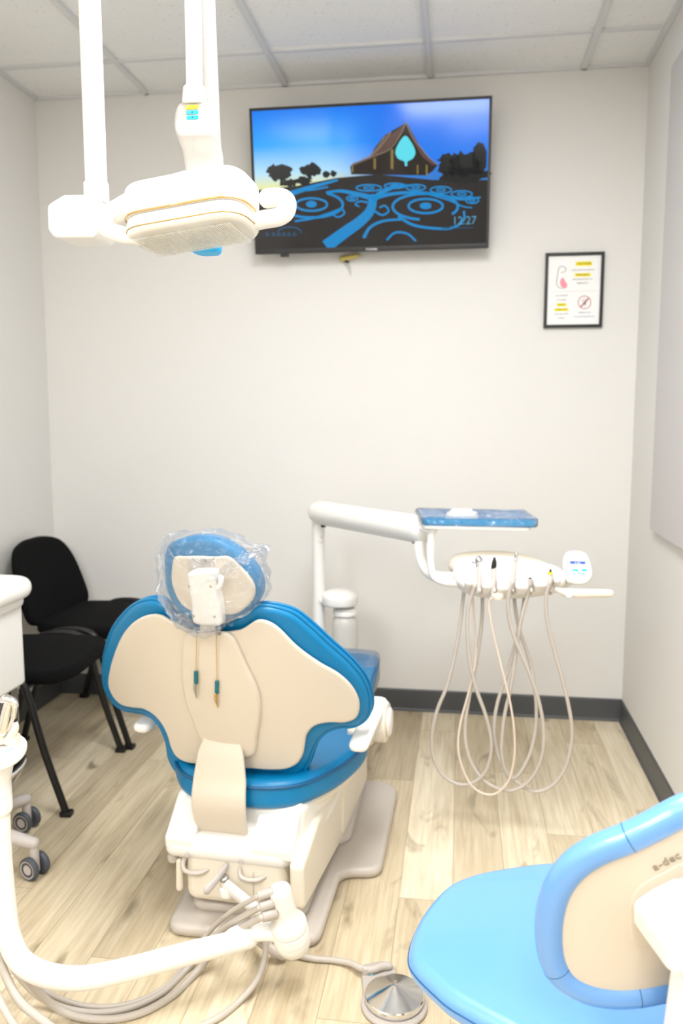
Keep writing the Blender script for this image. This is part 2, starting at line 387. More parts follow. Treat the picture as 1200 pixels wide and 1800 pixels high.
def baseboard(name, a, b, n):
    a, b, n = Vector(a), Vector(b), Vector(n); bm = newbm()
    pr = [(0, 0), (.012, 0), (.011, .006), (.007, .012), (.006, .094), (.003, .1), (0, .1)]
    va = [bm.verts.new(a+n*x+Vector((0, 0, z))) for x, z in pr]; vb = [bm.verts.new(b+n*x+Vector((0, 0, z))) for x, z in pr]
    L = len(pr)
    for k in range(L): bm.faces.new((va[k], va[(k+1) % L], vb[(k+1) % L], vb[k]))
    bm.faces.new(va[::-1]); bm.faces.new(vb)
    struct(name, bm, 'base')
baseboard('baseboard_back', (XL, YB, 0), (XR, YB, 0), (0, -1, 0))
baseboard('baseboard_left', (XL, YF, 0), (XL, YB-.012, 0), (1, 0, 0))
baseboard('baseboard_right', (XR, YB-.012, 0), (XR, YF, 0), (-1, 0, 0))
k = 0
def tbar(c, s):
    global k
    k += 1; bm = newbm(); box(bm, c, s); box(bm, (c[0], c[1], c[2]+.001), (max(s[0]-.008, .008), max(s[1]-.008, .008), s[2]+.004)); struct('trim_%d' % k, bm, 'tbar')
zt = HC-.006
gx = [-1.3666+.61*i for i in range(4)]
for x in gx: tbar((x, (YB+YF)/2, zt), (.024, YB-YF, .012))
tbar((XR-.011, (YB+YF)/2, zt), (.022, YB-YF, .012)); tbar((XL+.011, (YB+YF)/2, zt), (.022, YB-YF, .012))
cuts = [XL+.022]+gx+[XR-.022]
for y in (3.2606, 2.0406, .8206+.61, .3): pass
for y in [3.2606-1.22*i for i in range(6)]:
    for a, b in zip(cuts, cuts[1:]): tbar(((a+b)/2, y, zt+.001), (b-a-.024, .022, .010))
tbar(((XL+XR)/2, YB-.008, zt), (XR-XL-.044, .016, .012))
# ceiling lamps (overhead and behind the camera)
GP = ['white framed fluorescent ceiling light nearest the dental chair', 'white framed ceiling light behind the camera near the left wall',
      'white framed ceiling light behind the camera near the right wall', 'white framed ceiling light farthest from the television']
for (lx, ly, pw, tw), lb in zip(TROFFERS, GP):
    t = thing('ceiling_light', (lx, ly, HC-.02), lb, 'ceiling light', 'ceiling lights')
    D2 = lambda x, y: (lx+(y if tw else x), ly+(x if tw else y), HC-.018); S2 = lambda x, y, z: (y, x, z) if tw else (x, y, z)
    bm = newbm()
    for sx in (-1, 1): box(bm, D2(sx*.293, 0), S2(.02, 1.2, .03), .003)
    for sy in (-1, 1): box(bm, D2(0, sy*.59), S2(.565, .02, .03), .003)
    obj('frame', bm, 'tbar', t)
    bm = newbm(); box(bm, (lx, ly, HC-.016), S2(.566, 1.16, .008)); obj('diffuser', bm, 'diffuser', t)
# grey panel fixed to the right wall
bm = newbm(); box(bm, (XR-.011, (3.122+2.28)/2, 1.713), (.02, 3.122-2.28, 1.6), .0015)
t = thing('wall_panel', (XR-.011, 2.7, .913), 'tall smooth grey panel fixed to the right wall', 'panel')
bm2 = newbm(); box(bm2, (XR-.0112, 3.122-.24, 1.716), (.020, .478, 1.604), .001); obj('panel_board', bm2, 'panel', t)
bm2 = newbm(); box(bm2, (XR-.0112, 3.122-.482-.24, 1.716), (.020, .478, 1.604), .001); obj('panel_board', bm2, 'panel', t); bm.free()
# ================================================================== TELEVISION
tau = math.radians(7.5); TN = Vector((0, -math.cos(tau), -math.sin(tau))); TU = Vector((0, -math.sin(tau), math.cos(tau))); TR = Vector((1, 0, 0))
TP = Vector((-.4, 3.46, 2.3))
def tvp(px, py, off=0): p = aplane(px, py, TP, TN); return p+TN*off
TC = (tvp(438, 192)+tvp(865, 168)+tvp(449, 448)+tvp(858, 434))/4; TW, TH = .972, .566
def tvl(u, v, w): return TC+TR*u+TU*v+TN*w
tv = thing('television', TC-TU*TH/2, 'black flat screen television tilted forward on the back wall', 'television')
bm = newbm(); rect = lambda a, b: [(-a/2, -b/2), (a/2, -b/2), (a/2, b/2), (-a/2, b/2)]
slab(bm, round2(rect(TW, TH), .006, 3), tvl, -.03, -.004, .004, 2, 2); slab(bm, round2(rect(TW*.75, TH*.7), .03, 3), tvl, -.055, -.028, .008, 2, 2)
obj('back_case', bm, 'black', tv)
bm = newbm(); z0, z1 = -.004, .0025
bz = [(-TW/2, -TW/2+.011, -TH/2, TH/2), (TW/2-.011, TW/2, -TH/2, TH/2), (-TW/2+.011, TW/2-.011, TH/2-.011, TH/2), (-TW/2+.011, TW/2-.011, -TH/2, -TH/2+.019)]
for (a, b, c, d) in bz: slab(bm, [(a, c), (b, c), (b, d), (a, d)], tvl, z0, z1, .0008, 1, 1)
bz_o = obj('bezel', bm, 'black', tv)
SWd, SHt = TW-.022, TH-.030; SCV = .004
def scrmat():
    m = bpy.data.materials.new('screen_sky'); m.use_nodes = True; nt = m.node_tree; b = nt.nodes['Principled BSDF']; N = nt.nodes.new; Lk = nt.links.new
    tc = N('ShaderNodeTexCoord'); sp = N('ShaderNodeSeparateXYZ'); Lk(tc.outputs['Generated'], sp.inputs[0])
    r = N('ShaderNodeValToRGB'); e = r.color_ramp.elements
    st = [(.40, (196, 196, 70)), (.47, (190, 196, 150)), (.56, (150, 190, 215)), (.75, (20, 140, 220)), (1.0, (0, 104, 205))]
    while len(e) < len(st): e.new(.5)
    for i, (p, c) in enumerate(st): e[i].position = p; e[i].color = (*lin(c), 1)
    Lk(sp.outputs[2], r.inputs[0])
    r2 = N('ShaderNodeValToRGB'); e = r2.color_ramp.elements
    st = [(.40, (40, 100, 150)), (.6, (0, 100, 200)), (1.0, (0, 96, 205))]
    while len(e) < len(st): e.new(.5)
    for i, (p, c) in enumerate(st): e[i].position = p; e[i].color = (*lin(c), 1)
    Lk(sp.outputs[2], r2.inputs[0])
    mp = N('ShaderNodeMapRange'); mp.interpolation_type = 'SMOOTHSTEP'; mp.inputs['From Min'].default_value = .3; mp.inputs['From Max'].default_value = .62; Lk(sp.outputs[0], mp.inputs['Value'])
    mx = N('ShaderNodeMix'); mx.data_type = 'RGBA'; Lk(mp.outputs[0], mx.inputs[0]); Lk(r.outputs[0], mx.inputs[6]); Lk(r2.outputs[0], mx.inputs[7])
    b.inputs['Base Color'].default_value = (.004, .004, .005, 1); b.inputs['Roughness'].default_value = .12
    Lk(mx.outputs[2], b.inputs['Emission Color']); b.inputs['Emission Strength'].default_value = .9; b.inputs['Specular IOR Level'].default_value = .3
    return m
bm = newbm(); vc = (.019-.011)/2
slab(bm, rect(SWd, SHt), lambda u, v, w: tvl(u, v+vc, w), -.004, .0006, .0001, 1, 1)
scr = obj('screen', bm, scrmat(), tv, flat=True)
def sp(cx, cy, off=.0008):        # point of the picture on the screen, from its place in the photo
    return tvp(430+cx/2.727, 180+cy/2.727, off)
def spoly(name, ptlists, mat, off, smooth=0):
    bm = newbm()
    for pts in ptlists:
        if smooth: pts = [(v[0], v[1]) for v in smooth2(pts, smooth)]
        fan(bm, [sp(x, y, off) for x, y in pts]) if smooth else poly(bm, [sp(x, y, off) for x, y in pts])
    return obj(name, bm, mat, scr, flat=True)
E_dark = emis('screen_dark', (46, 43, 42), .42); E_dark2 = emis('screen_trees', (34, 38, 38), .36); E_roof = emis('screen_roof', (112, 84, 72), .42)
E_swirl = emis('screen_swirl', (0, 136, 205), .6); E_glow = emis('screen_glow', (90, 220, 235), .62); E_gold = emis('screen_gold', (150, 130, 60), .5); E_pale = emis('screen_text', (90, 170, 210), .5)
E_wall = emis('screen_wall', (44, 34, 28), .4)
spoly('picture_ground', [[(48, 422), (50, 712), (1167, 674), (1170, 372), (900, 372), (640, 345), (440, 362), (250, 400)]], E_dark, .0010)
def ribbon(bm, pts, w0, w1, off=.0016):
    P = catmull([(x, y, 0) for x, y in pts], 6); n = len(P); L = []; R = []
    for i in range(n):
        d = (P[min(i+1, n-1)]-P[max(i-1, 0)]).normalized(); nn = Vector((-d.y, d.x, 0)); w = w0+(w1-w0)*i/(n-1)
        L.append(P[i]+nn*w/2); R.append(P[i]-nn*w/2)
    vl = [bm.verts.new(sp(p.x, p.y, off)) for p in L]; vr = [bm.verts.new(sp(p.x, p.y, off)) for p in R]
    for i in range(n-1): bm.faces.new((vl[i], vl[i+1], vr[i+1], vr[i]))
rng = random.Random(3)
def blob(cx, cy, rx, ry, n=26, j=.28):
    return [(cx+rx*math.cos(2*PI*i/n)*(1+rng.uniform(-j, j)), cy+ry*math.sin(2*PI*i/n)*(1+rng.uniform(-j, j))) for i in range(n)]
spoly('picture_trees', [blob(170, 335, 58, 42), blob(315, 325, 46, 32), blob(390, 345, 18, 18), blob(425, 342, 14, 16), blob(215, 385, 40, 18), blob(285, 375, 40, 20), [(172, 340), (182, 340), (186, 400), (168, 400)], [(312, 340), (320, 340), (322, 370), (310, 370)]], E_dark2, .0013)
spoly('picture_grove', [blob(985, 300, 60, 55), blob(1060, 300, 70, 60), blob(1125, 270, 36, 80, j=.1), blob(1040, 350, 120, 40)], E_dark2, .0013)
# pavilion roof and front
spoly('picture_pavilion', [[(505, 305), (600, 262), (625, 215), (668, 160), (700, 140), (772, 98), (790, 130), (830, 205), (870, 262), (925, 300), (900, 330), (870, 350), (510, 345)]], E_wall, .0014)
spoly('picture_roof', [[(505, 308), (520, 292), (600, 262), (628, 215), (668, 162), (700, 140), (705, 150), (770, 98), (742, 160), (690, 225), (630, 262), (560, 288)], [(770, 98), (776, 96), (836, 205), (880, 265), (930, 302), (900, 300), (850, 260), (810, 190)]], E_roof, .0017)
bm = newbm()
for q_ in ([(772, 100), (742, 162), (690, 228), (600, 262), (505, 306)], [(700, 142), (668, 190), (625, 240), (560, 275)], [(672, 162), (640, 215), (600, 255)], [(774, 98), (805, 170), (842, 215), (880, 262), (925, 300)], [(772, 72), (773, 100)]): ribbon(bm, q_, 4, 3, .0020)
obj('picture_roof_ridge', bm, emis('screen_ridge', (160, 140, 120), .5), scr, flat=True)
spoly('picture_glowing_tree', [[(770, 160), (800, 195), (818, 240), (805, 270), (780, 285), (778, 305), (768, 305), (765, 285), (735, 270), (722, 240), (738, 195)]], E_glow, .0019, 4)
for q_ in [[(700, 225), (712, 225), (712, 320), (700, 320)], [(618, 268), (628, 268), (628, 320), (618, 320)], [(512, 305), (520, 305), (520, 335), (512, 335)], [(825, 300), (832, 300), (832, 345), (825, 345)], [(868, 300), (876, 300), (876, 350), (868, 350)]]: spoly('picture_pillar', [q_], E_gold, .0018)
# blue ornament on the ground: ribbons
def ring(bm, cx, cy, rx, ry, w, a0=0, a1=360, off=.0016):
    n = max(6, int(abs(a1-a0)/12)); ribbon(bm, [(cx+rx*math.cos(math.radians(a0+(a1-a0)*i/n)), cy+ry*math.sin(math.radians(a0+(a1-a0)*i/n))) for i in range(n+1)], w, w, off)
bm = newbm()
ribbon(bm, [(390, 690), (470, 630), (560, 565), (600, 520), (612, 470), (600, 445)], 60, 34)
ribbon(bm, [(612, 470), (660, 430), (720, 405), (800, 398)], 30, 10); ribbon(bm, [(600, 455), (540, 440), (460, 425), (390, 432)], 26, 10)
ribbon(bm, [(620, 460), (700, 440), (800, 432), (920, 440), (1040, 465), (1130, 455)], 18, 8)
ring(bm, 320, 490, 150, 62, 12, -60, 200); ring(bm, 320, 490, 75, 30, 10); ring(bm, 320, 488, 18, 8, 16)
ribbon(bm, [(240, 570), (330, 555), (410, 530), (465, 512), (478, 530), (450, 550), (428, 540), (445, 525)], 10, 7)
ring(bm, 865, 500, 156, 62, 12, 100, 395); ring(bm, 867, 497, 82, 34, 11); ring(bm, 867, 496, 20, 8, 16)
ribbon(bm, [(735, 545), (800, 585), (900, 603), (1000, 600), (1050, 560), (1050, 520)], 14, 10)
ribbon(bm, [(570, 650), (600, 600), (660, 570), (760, 560)], 16, 10); ribbon(bm, [(680, 660), (720, 625), (780, 630), (820, 665)], 10, 10)
ribbon(bm, [(620, 520), (660, 540), (690, 520), (670, 495), (645, 505)], 10, 8); ribbon(bm, [(590, 480), (550, 475), (530, 490), (550, 500)], 9, 7)
for cx, cy, a, b in ((515, 460, 26, 12), (595, 410, 60, 15), (720, 400, 50, 12), (820, 408, 46, 14), (940, 420, 50, 16), (1040, 440, 50, 16), (1090, 470, 30, 14)):
    ring(bm, cx, cy, a, b, 7); ring(bm, cx, cy, a*.4, b*.4, 6)
ribbon(bm, [(215, 440), (300, 412), (380, 390), (446, 372)], 26, 10); ribbon(bm, [(230, 425), (320, 420), (400, 405)], 8, 8)
ribbon(bm, [(880, 440), (980, 470), (1050, 500), (1090, 505)], 8, 6)
obj('picture_ornament', bm, E_swirl, scr, flat=True)
bm = newbm(); p = sp(1052, 568, .0022); text_bm(bm, '12:27', .044, p, TR, TU); obj('clock_digits', bm, E_pale, scr, flat=True)
bm = newbm(); ribbon(bm, [(945, 602), (985, 602)], 8, 8, .0022); ribbon(bm, [(990, 603), (1095, 600)], 4, 4, .0022); ring(bm, 215, 622, 55, 24, 7, 180, 370, .0022)
for x in (110, 140, 165, 190, 215, 240): ring(bm, x, 632, 7, 6, 6, 0, 300, .0022)
obj('screen_script', bm, emis('screen_script', (30, 90, 130), .5), scr, flat=True)
bm = newbm(); text_bm(bm, 'TOSHIBA', .012, tvp(653, 438.5, .0032), TR, TU); obj('brand_lettering', bm, 'tvlogo', tv)
bm = newbm(); p = tvp(500, 447.5, 0); box(bm, p-TU*.003+TN*-.004, (.035, .02, .012), .002); obj('sensor', bm, 'black', tv)
bm = newbm(); box(bm, (TC.x, YB-.016, TC.z+.02), (.4, .03, .3), .004); box(bm, (TC.x, YB-.05, TC.z+.06), (.3, .075, .05), .004); obj('wall_bracket', bm, 'black', tv)
tv['category'] = 'television'
# yellow tag with a clear bag hanging at the wall under the television
t = thing('cable_tag', ay(612, 462, YB-.02), 'small yellow plastic cable end in clear wrap under the television', 'cable end')
bm = newbm(); a, b = ay(601, 455, YB-.02), ay(630, 449, YB-.02); sweep(bm, [a, a*.5+b*.5, b], [.012, .010, .008], 10); obj('plug', bm, 'tag', t)
bm = newbm(); rod(bm, ay(606, 459, YB-.02), ay(613, 461, YB-.02), .005); obj('contact', bm, 'black', t)
bm = newbm(); sweep(bm, [ay(608, 462, YB-.016), ay(613, 470, YB-.012), ay(616, 484, YB-.01)], [.012, .010, .003], 10, rx=.4); obj('wrap', bm, 'film', t)
# ================================================================== FRAMED NOTICE
NP = Vector((.45, YB-.016, 1.84)); NN = Vector((0, -1, 0))
nl = lambda u, v, w: Vector((NP.x+u, YB-w, NP.z+v))
nc = (aplane(958, 446, NP, NN)+aplane(1063, 442, NP, NN)+aplane(955, 577, NP, NN)+aplane(1058, 573, NP, NN))/4
NP = Vector((nc.x, YB-.016, nc.z)); NWd, NHt = .235, .302
fr = thing('framed_notice', (nc.x, YB, nc.z-NHt/2), 'black framed caution notice with yellow highlights on the back wall', 'framed notice')
bm = newbm()
for (a, b, c, d) in [(-NWd/2, -NWd/2+.012, -NHt/2, NHt/2), (NWd/2-.012, NWd/2, -NHt/2, NHt/2), (-NWd/2+.011, NWd/2-.011, NHt/2-.012, NHt/2), (-NWd/2+.011, NWd/2-.011, -NHt/2, -NHt/2+.012)]:
    slab(bm, [(a, c), (b, c), (b, d), (a, d)], nl, .001, .018, .002, 2, 1)
obj('frame', bm, 'black', fr)
bm = newbm(); slab(bm, rect(NWd-.022, NHt-.022), nl, .002, .009, .0005, 1, 1); pap = obj('notice_sheet', bm, 'paper', fr)
def npt(cx, cy, w=.0095):       # from the 8.571x crop at (940,430)
    p = aplane(940+cx/8.571, 430+cy/8.571, Vector((0, YB-w, 0)), NN); return p
def npill(name, boxes, mat, w=.0093):
    bm = newbm()
    for (x0, y0, x1, y1) in boxes:
        a, b = npt(x0, y0, w), npt(x1, y1, w); slab(bm, [(a.x, a.z), (b.x, a.z), (b.x, b.z), (a.x, b.z)], lambda u, v, ww: Vector((u, YB-w-ww+.0003, v)), 0, .0004, .0001, 1, 1)
    obj(name, bm, mat, pap, flat=True)
for q_ in [(615, 256, 858, 318), (600, 432, 838, 478), (325, 884, 472, 928), (292, 960, 500, 1000)]: npill('highlight', [q_], 'yellow')
def ntext(name, rows, mat):
    for (s, cx, cy, h) in rows:
        bm = newbm(); text_bm(bm, s, h, npt(cx, cy, .0102), (1, 0, 0), (0, 0, 1), .0001); obj(name, bm, mat, pap, flat=True)
ntext('notice_text', [('CAUTION', 738, 285, .0125), ('IF YOU THINK YOU MIGHT BE', 720, 382, .0066), ('PREGNANT', 720, 455, .0100), ('PLEASE INFORM THE STAFF', 715, 521, .0066), ('IMMEDIATELY', 715, 580, .0075),
      ('AS A COURTESY', 402, 768, .0072), ('TO OTHERS', 400, 835, .0072), ('PLEASE', 398, 906, .008), ('TURN OFF', 396, 980, .009), ('YOUR CELL PHONE', 394, 1045, .0066), ('THANKS', 392, 1107, .0072)], 'ink')
ntext('notice_blue_text', [('THANK YOU', 742, 1025, .0085), ('FOR YOUR COOPERATION', 738, 1085, .0066)], 'blueink')
def nribbon(bm, pts, r):
    sweep(bm, [npt(x, y, .0100) for x, y in pts], r, 6, 6)
bm = newbm(); nribbon(bm, [(745+95*math.cos(a), 870+95*math.sin(a)) for a in [2*PI*i/16 for i in range(17)]], .0012); nribbon(bm, [(680, 940), (745, 870), (810, 800)], .0012)
for o2 in (-.004, .004): nribbon(bm, [(690, 945), (815, 805)], .0011)
obj('prohibition_symbol', bm, 'redink', pap)
bm = newbm(); nribbon(bm, [(700, 850), (745, 820), (790, 860)], .0007); nribbon(bm, [(720, 880), (745, 850), (770, 890)], .0007); nribbon(bm, [(735, 920), (755, 880), (765, 920)], .0009); obj('symbol_drawing', bm, 'ink', pap)
bm = newbm(); nribbon(bm, [(395, 420), (455, 400), (465, 365), (430, 330), (380, 335), (350, 380), (340, 470), (325, 560), (335, 620), (380, 655), (440, 655)], .0008); obj('figure_drawing', bm, 'ink', pap)
bm = newbm(); pts = [npt(x, y, .0098) for x, y in smooth2([(400, 510), (430, 500), (445, 540), (485, 600), (470, 650), (430, 655), (385, 610), (378, 560)], 4)]; fan(bm, pts); obj('figure_patch', bm, 'pinkink', pap, flat=True)
bm = newbm(); nribbon(bm, [(240, 712), (600, 702), (940, 692)], .0002); obj('divider_line', bm, 'ink', pap)
# ================================================================== DENTAL CHAIR
CH = Frame((-.545, 2.2, 0), math.radians(-4)); W = CH.w
chair = thing('dental_chair', (-.545, 2.2, 0), 'blue and cream dental treatment chair seen from behind in the middle of the floor', 'dental chair')
c8 = lambda x, y: (170+x/2.264, 1020+y/2.264)
c6 = lambda x, y: (260+x/5, 920+y/5)
# --- base plate on the floor (square to the room)
BX = -.53
bo = [(BX-.2, 1.885), (BX+.2, 1.885), (BX+.212, 2.205), (BX+.325, 2.222), (BX+.335, 2.80), (BX-.335, 2.80), (BX-.325, 2.222), (BX-.212, 2.205)]
bo = round2(bo, [.05, .05, .05, .05, .09, .09, .05, .05], 6)
bm = newbm(); slab(bm, bo, flat_z(0), 0, .034, .016, 4, 4, ctr=(BX, 2.35)); obj('base_plate', bm, 'taupe', chair)
bm = newbm(); slab(bm, round2([(BX-.155, 1.95), (BX+.155, 1.95), (BX+.165, 2.30), (BX+.22, 2.36), (BX+.22, 2.72), (BX-.22, 2.72), (BX-.22, 2.36), (BX-.165, 2.30)], .045, 6), flat_z(0), .028, .062, .02, 4, 4, ctr=(BX, 2.4)); obj('base_cover', bm, 'taupe', chair)
# --- lift mechanism
prism = lambda bm, pts, x0, x1, r, mat=None: slab(bm, pts, lambda u, v, w: W(w, u, v), x0, x1, r, 4, 3)
bm = newbm(); prism(bm, round2([(-.295, .10), (-.305, .225), (-.13, .262), (.03, .258), (.2, .21), (.30, .12), (.31, .045), (.22, .04)], [.02, .02, .04, .05, .06, .04, .02, .03]), .162, .20, .012)
prism(bm, round2([(-.06, .10), (-.06, .225), (-.03, .262), (.03, .258), (.2, .21), (.30, .12), (.31, .045), (.22, .04)], [.02, .02, .02, .05, .06, .04, .02, .03]), -.19, -.15, .012)
obj('lift_arm_cover', bm, 'ivory', chair)
bm = newbm(); prism(bm, round2([(.14, .05), (.14, .30), (.50, .30), (.56, .20), (.56, .05)], .04), -.185, .205, .02); obj('front_column', bm, 'ivory', chair)
bm = newbm(); prism(bm, round2([(-.275, .072), (-.275, .20), (.16, .20), (.16, .072)], [.03, .01, .01, .01]), -.13, .148, .03); obj('pump_housing', bm, 'ivory', chair)
bm = newbm(); box(bm, W(.06, -.2745, .13), (.003, .003, .09)); obj('panel_gap', bm, 'taupe', chair)
bm = newbm(); prism(bm, [(-.2, .17), (-.2, .23), (.1, .23), (.1, .17)], -.13, .13, .004); obj('inner_bracket', bm, 'hole', chair)
for sx in (-.105, .05):
    bm = newbm(); sweep(bm, [W(sx, -.24, .19), W(sx-.025, -.27, .185), W(sx-.02, -.285, .165), W(sx+.02, -.285, .16), W(sx+.05, -.265, .17)], .006, 10); obj('hose_loop', bm, 'taupe', chair)
# --- upper chassis (block under the seat)
bm = newbm()
prof = [(-.285, .196), (-.292, .236), (-.285, .262), (-.20, .318), (-.10, .322), (.35, .322), (.35, .20), (.0, .185), (-.2, .183)]
slab(bm, round2([(-.2+.005, -.24), (-.175, -.285), (.14, -.285), (.185, -.24), (.205, .0), (.20, .42), (-.20, .42), (-.205, 0)], [.03, .03, .03, .03, .08, .05, .05, .08], 5), lambda u, v, w: W(u, v, w), .186, .252, .03, 5, 3, ctr=(0, .05))
slab(bm, round2([(-.172, -.215), (.172, -.215), (.20, .0), (.21, .42), (-.21, .42), (-.20, 0)], .04, 5), lambda u, v, w: W(u, v, w), .235, .325, .02, 4, 3, ctr=(0, .05))
obj('chassis', bm, 'white', chair)
# sloping rear hood of the chassis with a slot in the middle
def hood(x0, x1, drop=0):
    b = newbm(); prism(b, round2([(-.283+drop*.3, .215), (-.286+drop*.3, .25-drop*.2), (-.262, .268-drop), (-.19, .330-drop), (-.14, .334-drop), (-.14, .215)], [.01, .015, .02, .02, .01, .01], 4), x0, x1, .008); return b
bm = hood(-.178, -.098); merge(bm, hood(.055, .166)); merge(bm, hood(-.10, .057, .032)); obj('chassis_hood', bm, 'white', chair)
bm = newbm()
for sx in (-.115, .03):
    bm = newbm(); lathe(bm, [(0, 0), (.006, 0), (.006, .002), (0, .003)], W(sx, -.288, .208), -CH.f, 16); obj('cover_screw', bm, 'hub', chair)
# --- small levers and bolt at the rear
bm = newbm(); a, b = CH.hit(*c8(520, 1140), lambda x, z: -.285), CH.hit(*c8(440, 1232), lambda x, z: -.35)
sweep(bm, [W(a.x, -.25, a.z+.004), W(*((a+b)/2)), W(*b)], [.010, .011, .013], 12, rx=.55, up=(0, 0, 1)); obj('lever', bm, 'hub', chair)
bm = newbm(); p = CH.hit(*c8(330, 1118), lambda x, z: -.26); q = CH.hit(*c8(330, 1222), lambda x, z: -.26); sweep(bm, [W(*p), W(*q)], .0095, 14, sub=1); obj('side_lever', bm, 'ivory', chair)
bm = newbm(); p = CH.hit(*c8(305, 1100), lambda x, z: -.25); lathe(bm, [(0, -.012), (.014, -.01), (.016, 0), (.014, .01), (0, .012)], W(*p), (0, 0, 1), 18); obj('knob', bm, 'taupe', chair)
# --- seat
def seat_s(u, v, w):           # gently dished, rising a little towards the toe end
    return W(u, v, .335+w+.03*max(0, v-.1)+.25*u*u*max(0, min(1, (v+.1)*3)))
so = smooth2([(0.0, -.235), (.08, -.233), (.155, -.20), (.215, -.12), (.262, -.02), (.285, .08), (.275, .2), (.245, .4), (.215, .6), (.205, .75), (.19, .83), (.12, .87), (0, .875), (-.12, .87), (-.19, .83), (-.205, .75), (-.215, .6), (-.245, .4), (-.275, .2), (-.285, .08), (-.262, -.02), (-.215, -.12), (-.155, -.20), (-.08, -.233)], 5)
bm = newbm(); slab(bm, so, seat_s, -.018, .062, .026, 5, 8, dome=-.012, ctr=(0, .35)); seat = obj('seat_cushion', bm, 'vinyl', chair)
def inset(o, d):
    o = [Vector(p) for p in o]
    if area2(o) < 0: o = o[::-1]
    out = []
    for i in range(len(o)):
        t = (o[(i+1) % len(o)]-o[i-1]).normalized(); out.append(o[i]-Vector((t.y, -t.x))*d)
    return out
bm = newbm(); pp = [seat_s(p.x, p.y, .048) for p in inset(so, -.0005)]; sweep(bm, pp+[pp[0]], .0045, 8, sub=1, cap=False); obj('seat_piping', bm, 'vinyl_piping', seat)
bm = newbm()
for v in (.02, .16, .30, .44, .58, .72): 
    hw = .21-.04*max(0, v-.1); sweep(bm, [seat_s(-hw+2*hw*i/8, v+.012*math.sin(i), .0535-.012*(1-(2*i/8-1)**2)*.6) for i in range(9)], .0022, 6, sub=2)
obj('seam', bm, 'vinyl_piping', seat)
bm = newbm(); slab(bm, inset(so, .028), seat_s, -.055, -.012, .02, 4, 3, ctr=(0, .35)); obj('seat_pan', bm, 'ivory', chair)
# grey toe guard over the foot end
bm = newbm(); slab(bm, [(p.x*1.02, p.y) for p in inset([(x, y) for x, y in round2([(-.205, .68), (.205, .68), (.195, .86), (.12, .89), (-.12, .89), (-.195, .86)], .05)], 0)], seat_s, -.05, .072, .02, 4, 2); obj('toe_guard', bm, 'toe', chair)
# --- backrest
BS = lambda x, z: -.2-.30*(z-.45)+.92*(x+.01)**2
def bsurf(off=0): return lambda u, v, w: W(u, BS(u, v)+off-w, v)
def boutline(pts, off, n=5):
    S = lambda x, z: BS(x, z)+off
    return smooth2([(lambda h: (h.x, h.z))(CH.hit(*c8(*p), S)) for p in pts], n)
shell_px = [(400, 200), (340, 180), (300, 158), (265, 138), (235, 132), (190, 142), (145, 170), (105, 220), (75, 290), (56, 360), (52, 415), (68, 455), (100, 490), (145, 503), (190, 508), (230, 530), (262, 565), (285, 610), (300, 660), (320, 695), (355, 718), (420, 728), (520, 738), (625, 745), (700, 750), (760, 745), (800, 725), (822, 690), (830, 650), (838, 610), (870, 575), (925, 562), (990, 562), (1032, 545), (1047, 505), (1040, 460), (1010, 410), (960, 365), (890, 325), (800, 260), (730, 190), (700, 168), (665, 155), (640, 155), (612, 172), (580, 191), (530, 200), (460, 205)]
cush_px = [(400, 170), (345, 155), (305, 125), (285, 92), (255, 73), (215, 72), (165, 90), (110, 140), (70, 200), (45, 280), (37, 360), (44, 420), (70, 470), (110, 503), (160, 514), (205, 522), (245, 548), (272, 590), (290, 640), (300, 700), (330, 750), (400, 775), (520, 780), (640, 785), (740, 782), (810, 762), (845, 720), (862, 670), (885, 625), (920, 592), (975, 572), (1020, 572), (1065, 550), (1090, 510), (1087, 440), (1062, 380), (1005, 312), (930, 245), (860, 180), (790, 125), (730, 104), (670, 95), (620, 101), (585, 122), (545, 148), (500, 165), (450, 172)]
ctrb = (lambda h: (h.x, h.z))(CH.hit(*c8(560, 430), BS))
sho = boutline(shell_px, 0); cuo = boutline(cush_px, .04)
bm = newbm(); slab(bm, sho, bsurf(0), -.004, .012, .007, 4, 7, ctr=ctrb); obj('backrest_shell', bm, 'shell', chair)
bm = newbm(); slab(bm, cuo, bsurf(.04), -.030, .030, .016, 5, 7, dome_lo=.012, ctr=ctrb); cush = obj('backrest_cushion', bm, 'vinyl', chair)
bm = newbm()
pp = [bsurf(.04)(p.x, p.y, .016) for p in inset(cuo, -.001)]; sweep(bm, pp+[pp[0]], .0048, 8, sub=1, cap=False)
pp = [bsurf(.04)(p.x, p.y, -.012) for p in inset(cuo, -.001)]; sweep(bm, pp+[pp[0]], .0048, 8, sub=1, cap=False); obj('welt_piping', bm, 'vinyl', cush)
cov_px = [(360, 213), (440, 207), (515, 206), (545, 230), (575, 290), (602, 350), (632, 410), (650, 470), (652, 530), (640, 610), (628, 690), (600, 705), (440, 705), (420, 690), (408, 630), (385, 570), (358, 500), (342, 430), (336, 360), (338, 290), (346, 235)]
covo = boutline(cov_px, -.02, 4)
bm = newbm(); slab(bm, covo, bsurf(0), .008, .026, .012, 5, 5, dome=.006); obj('spine_cover', bm, 'shell', chair)
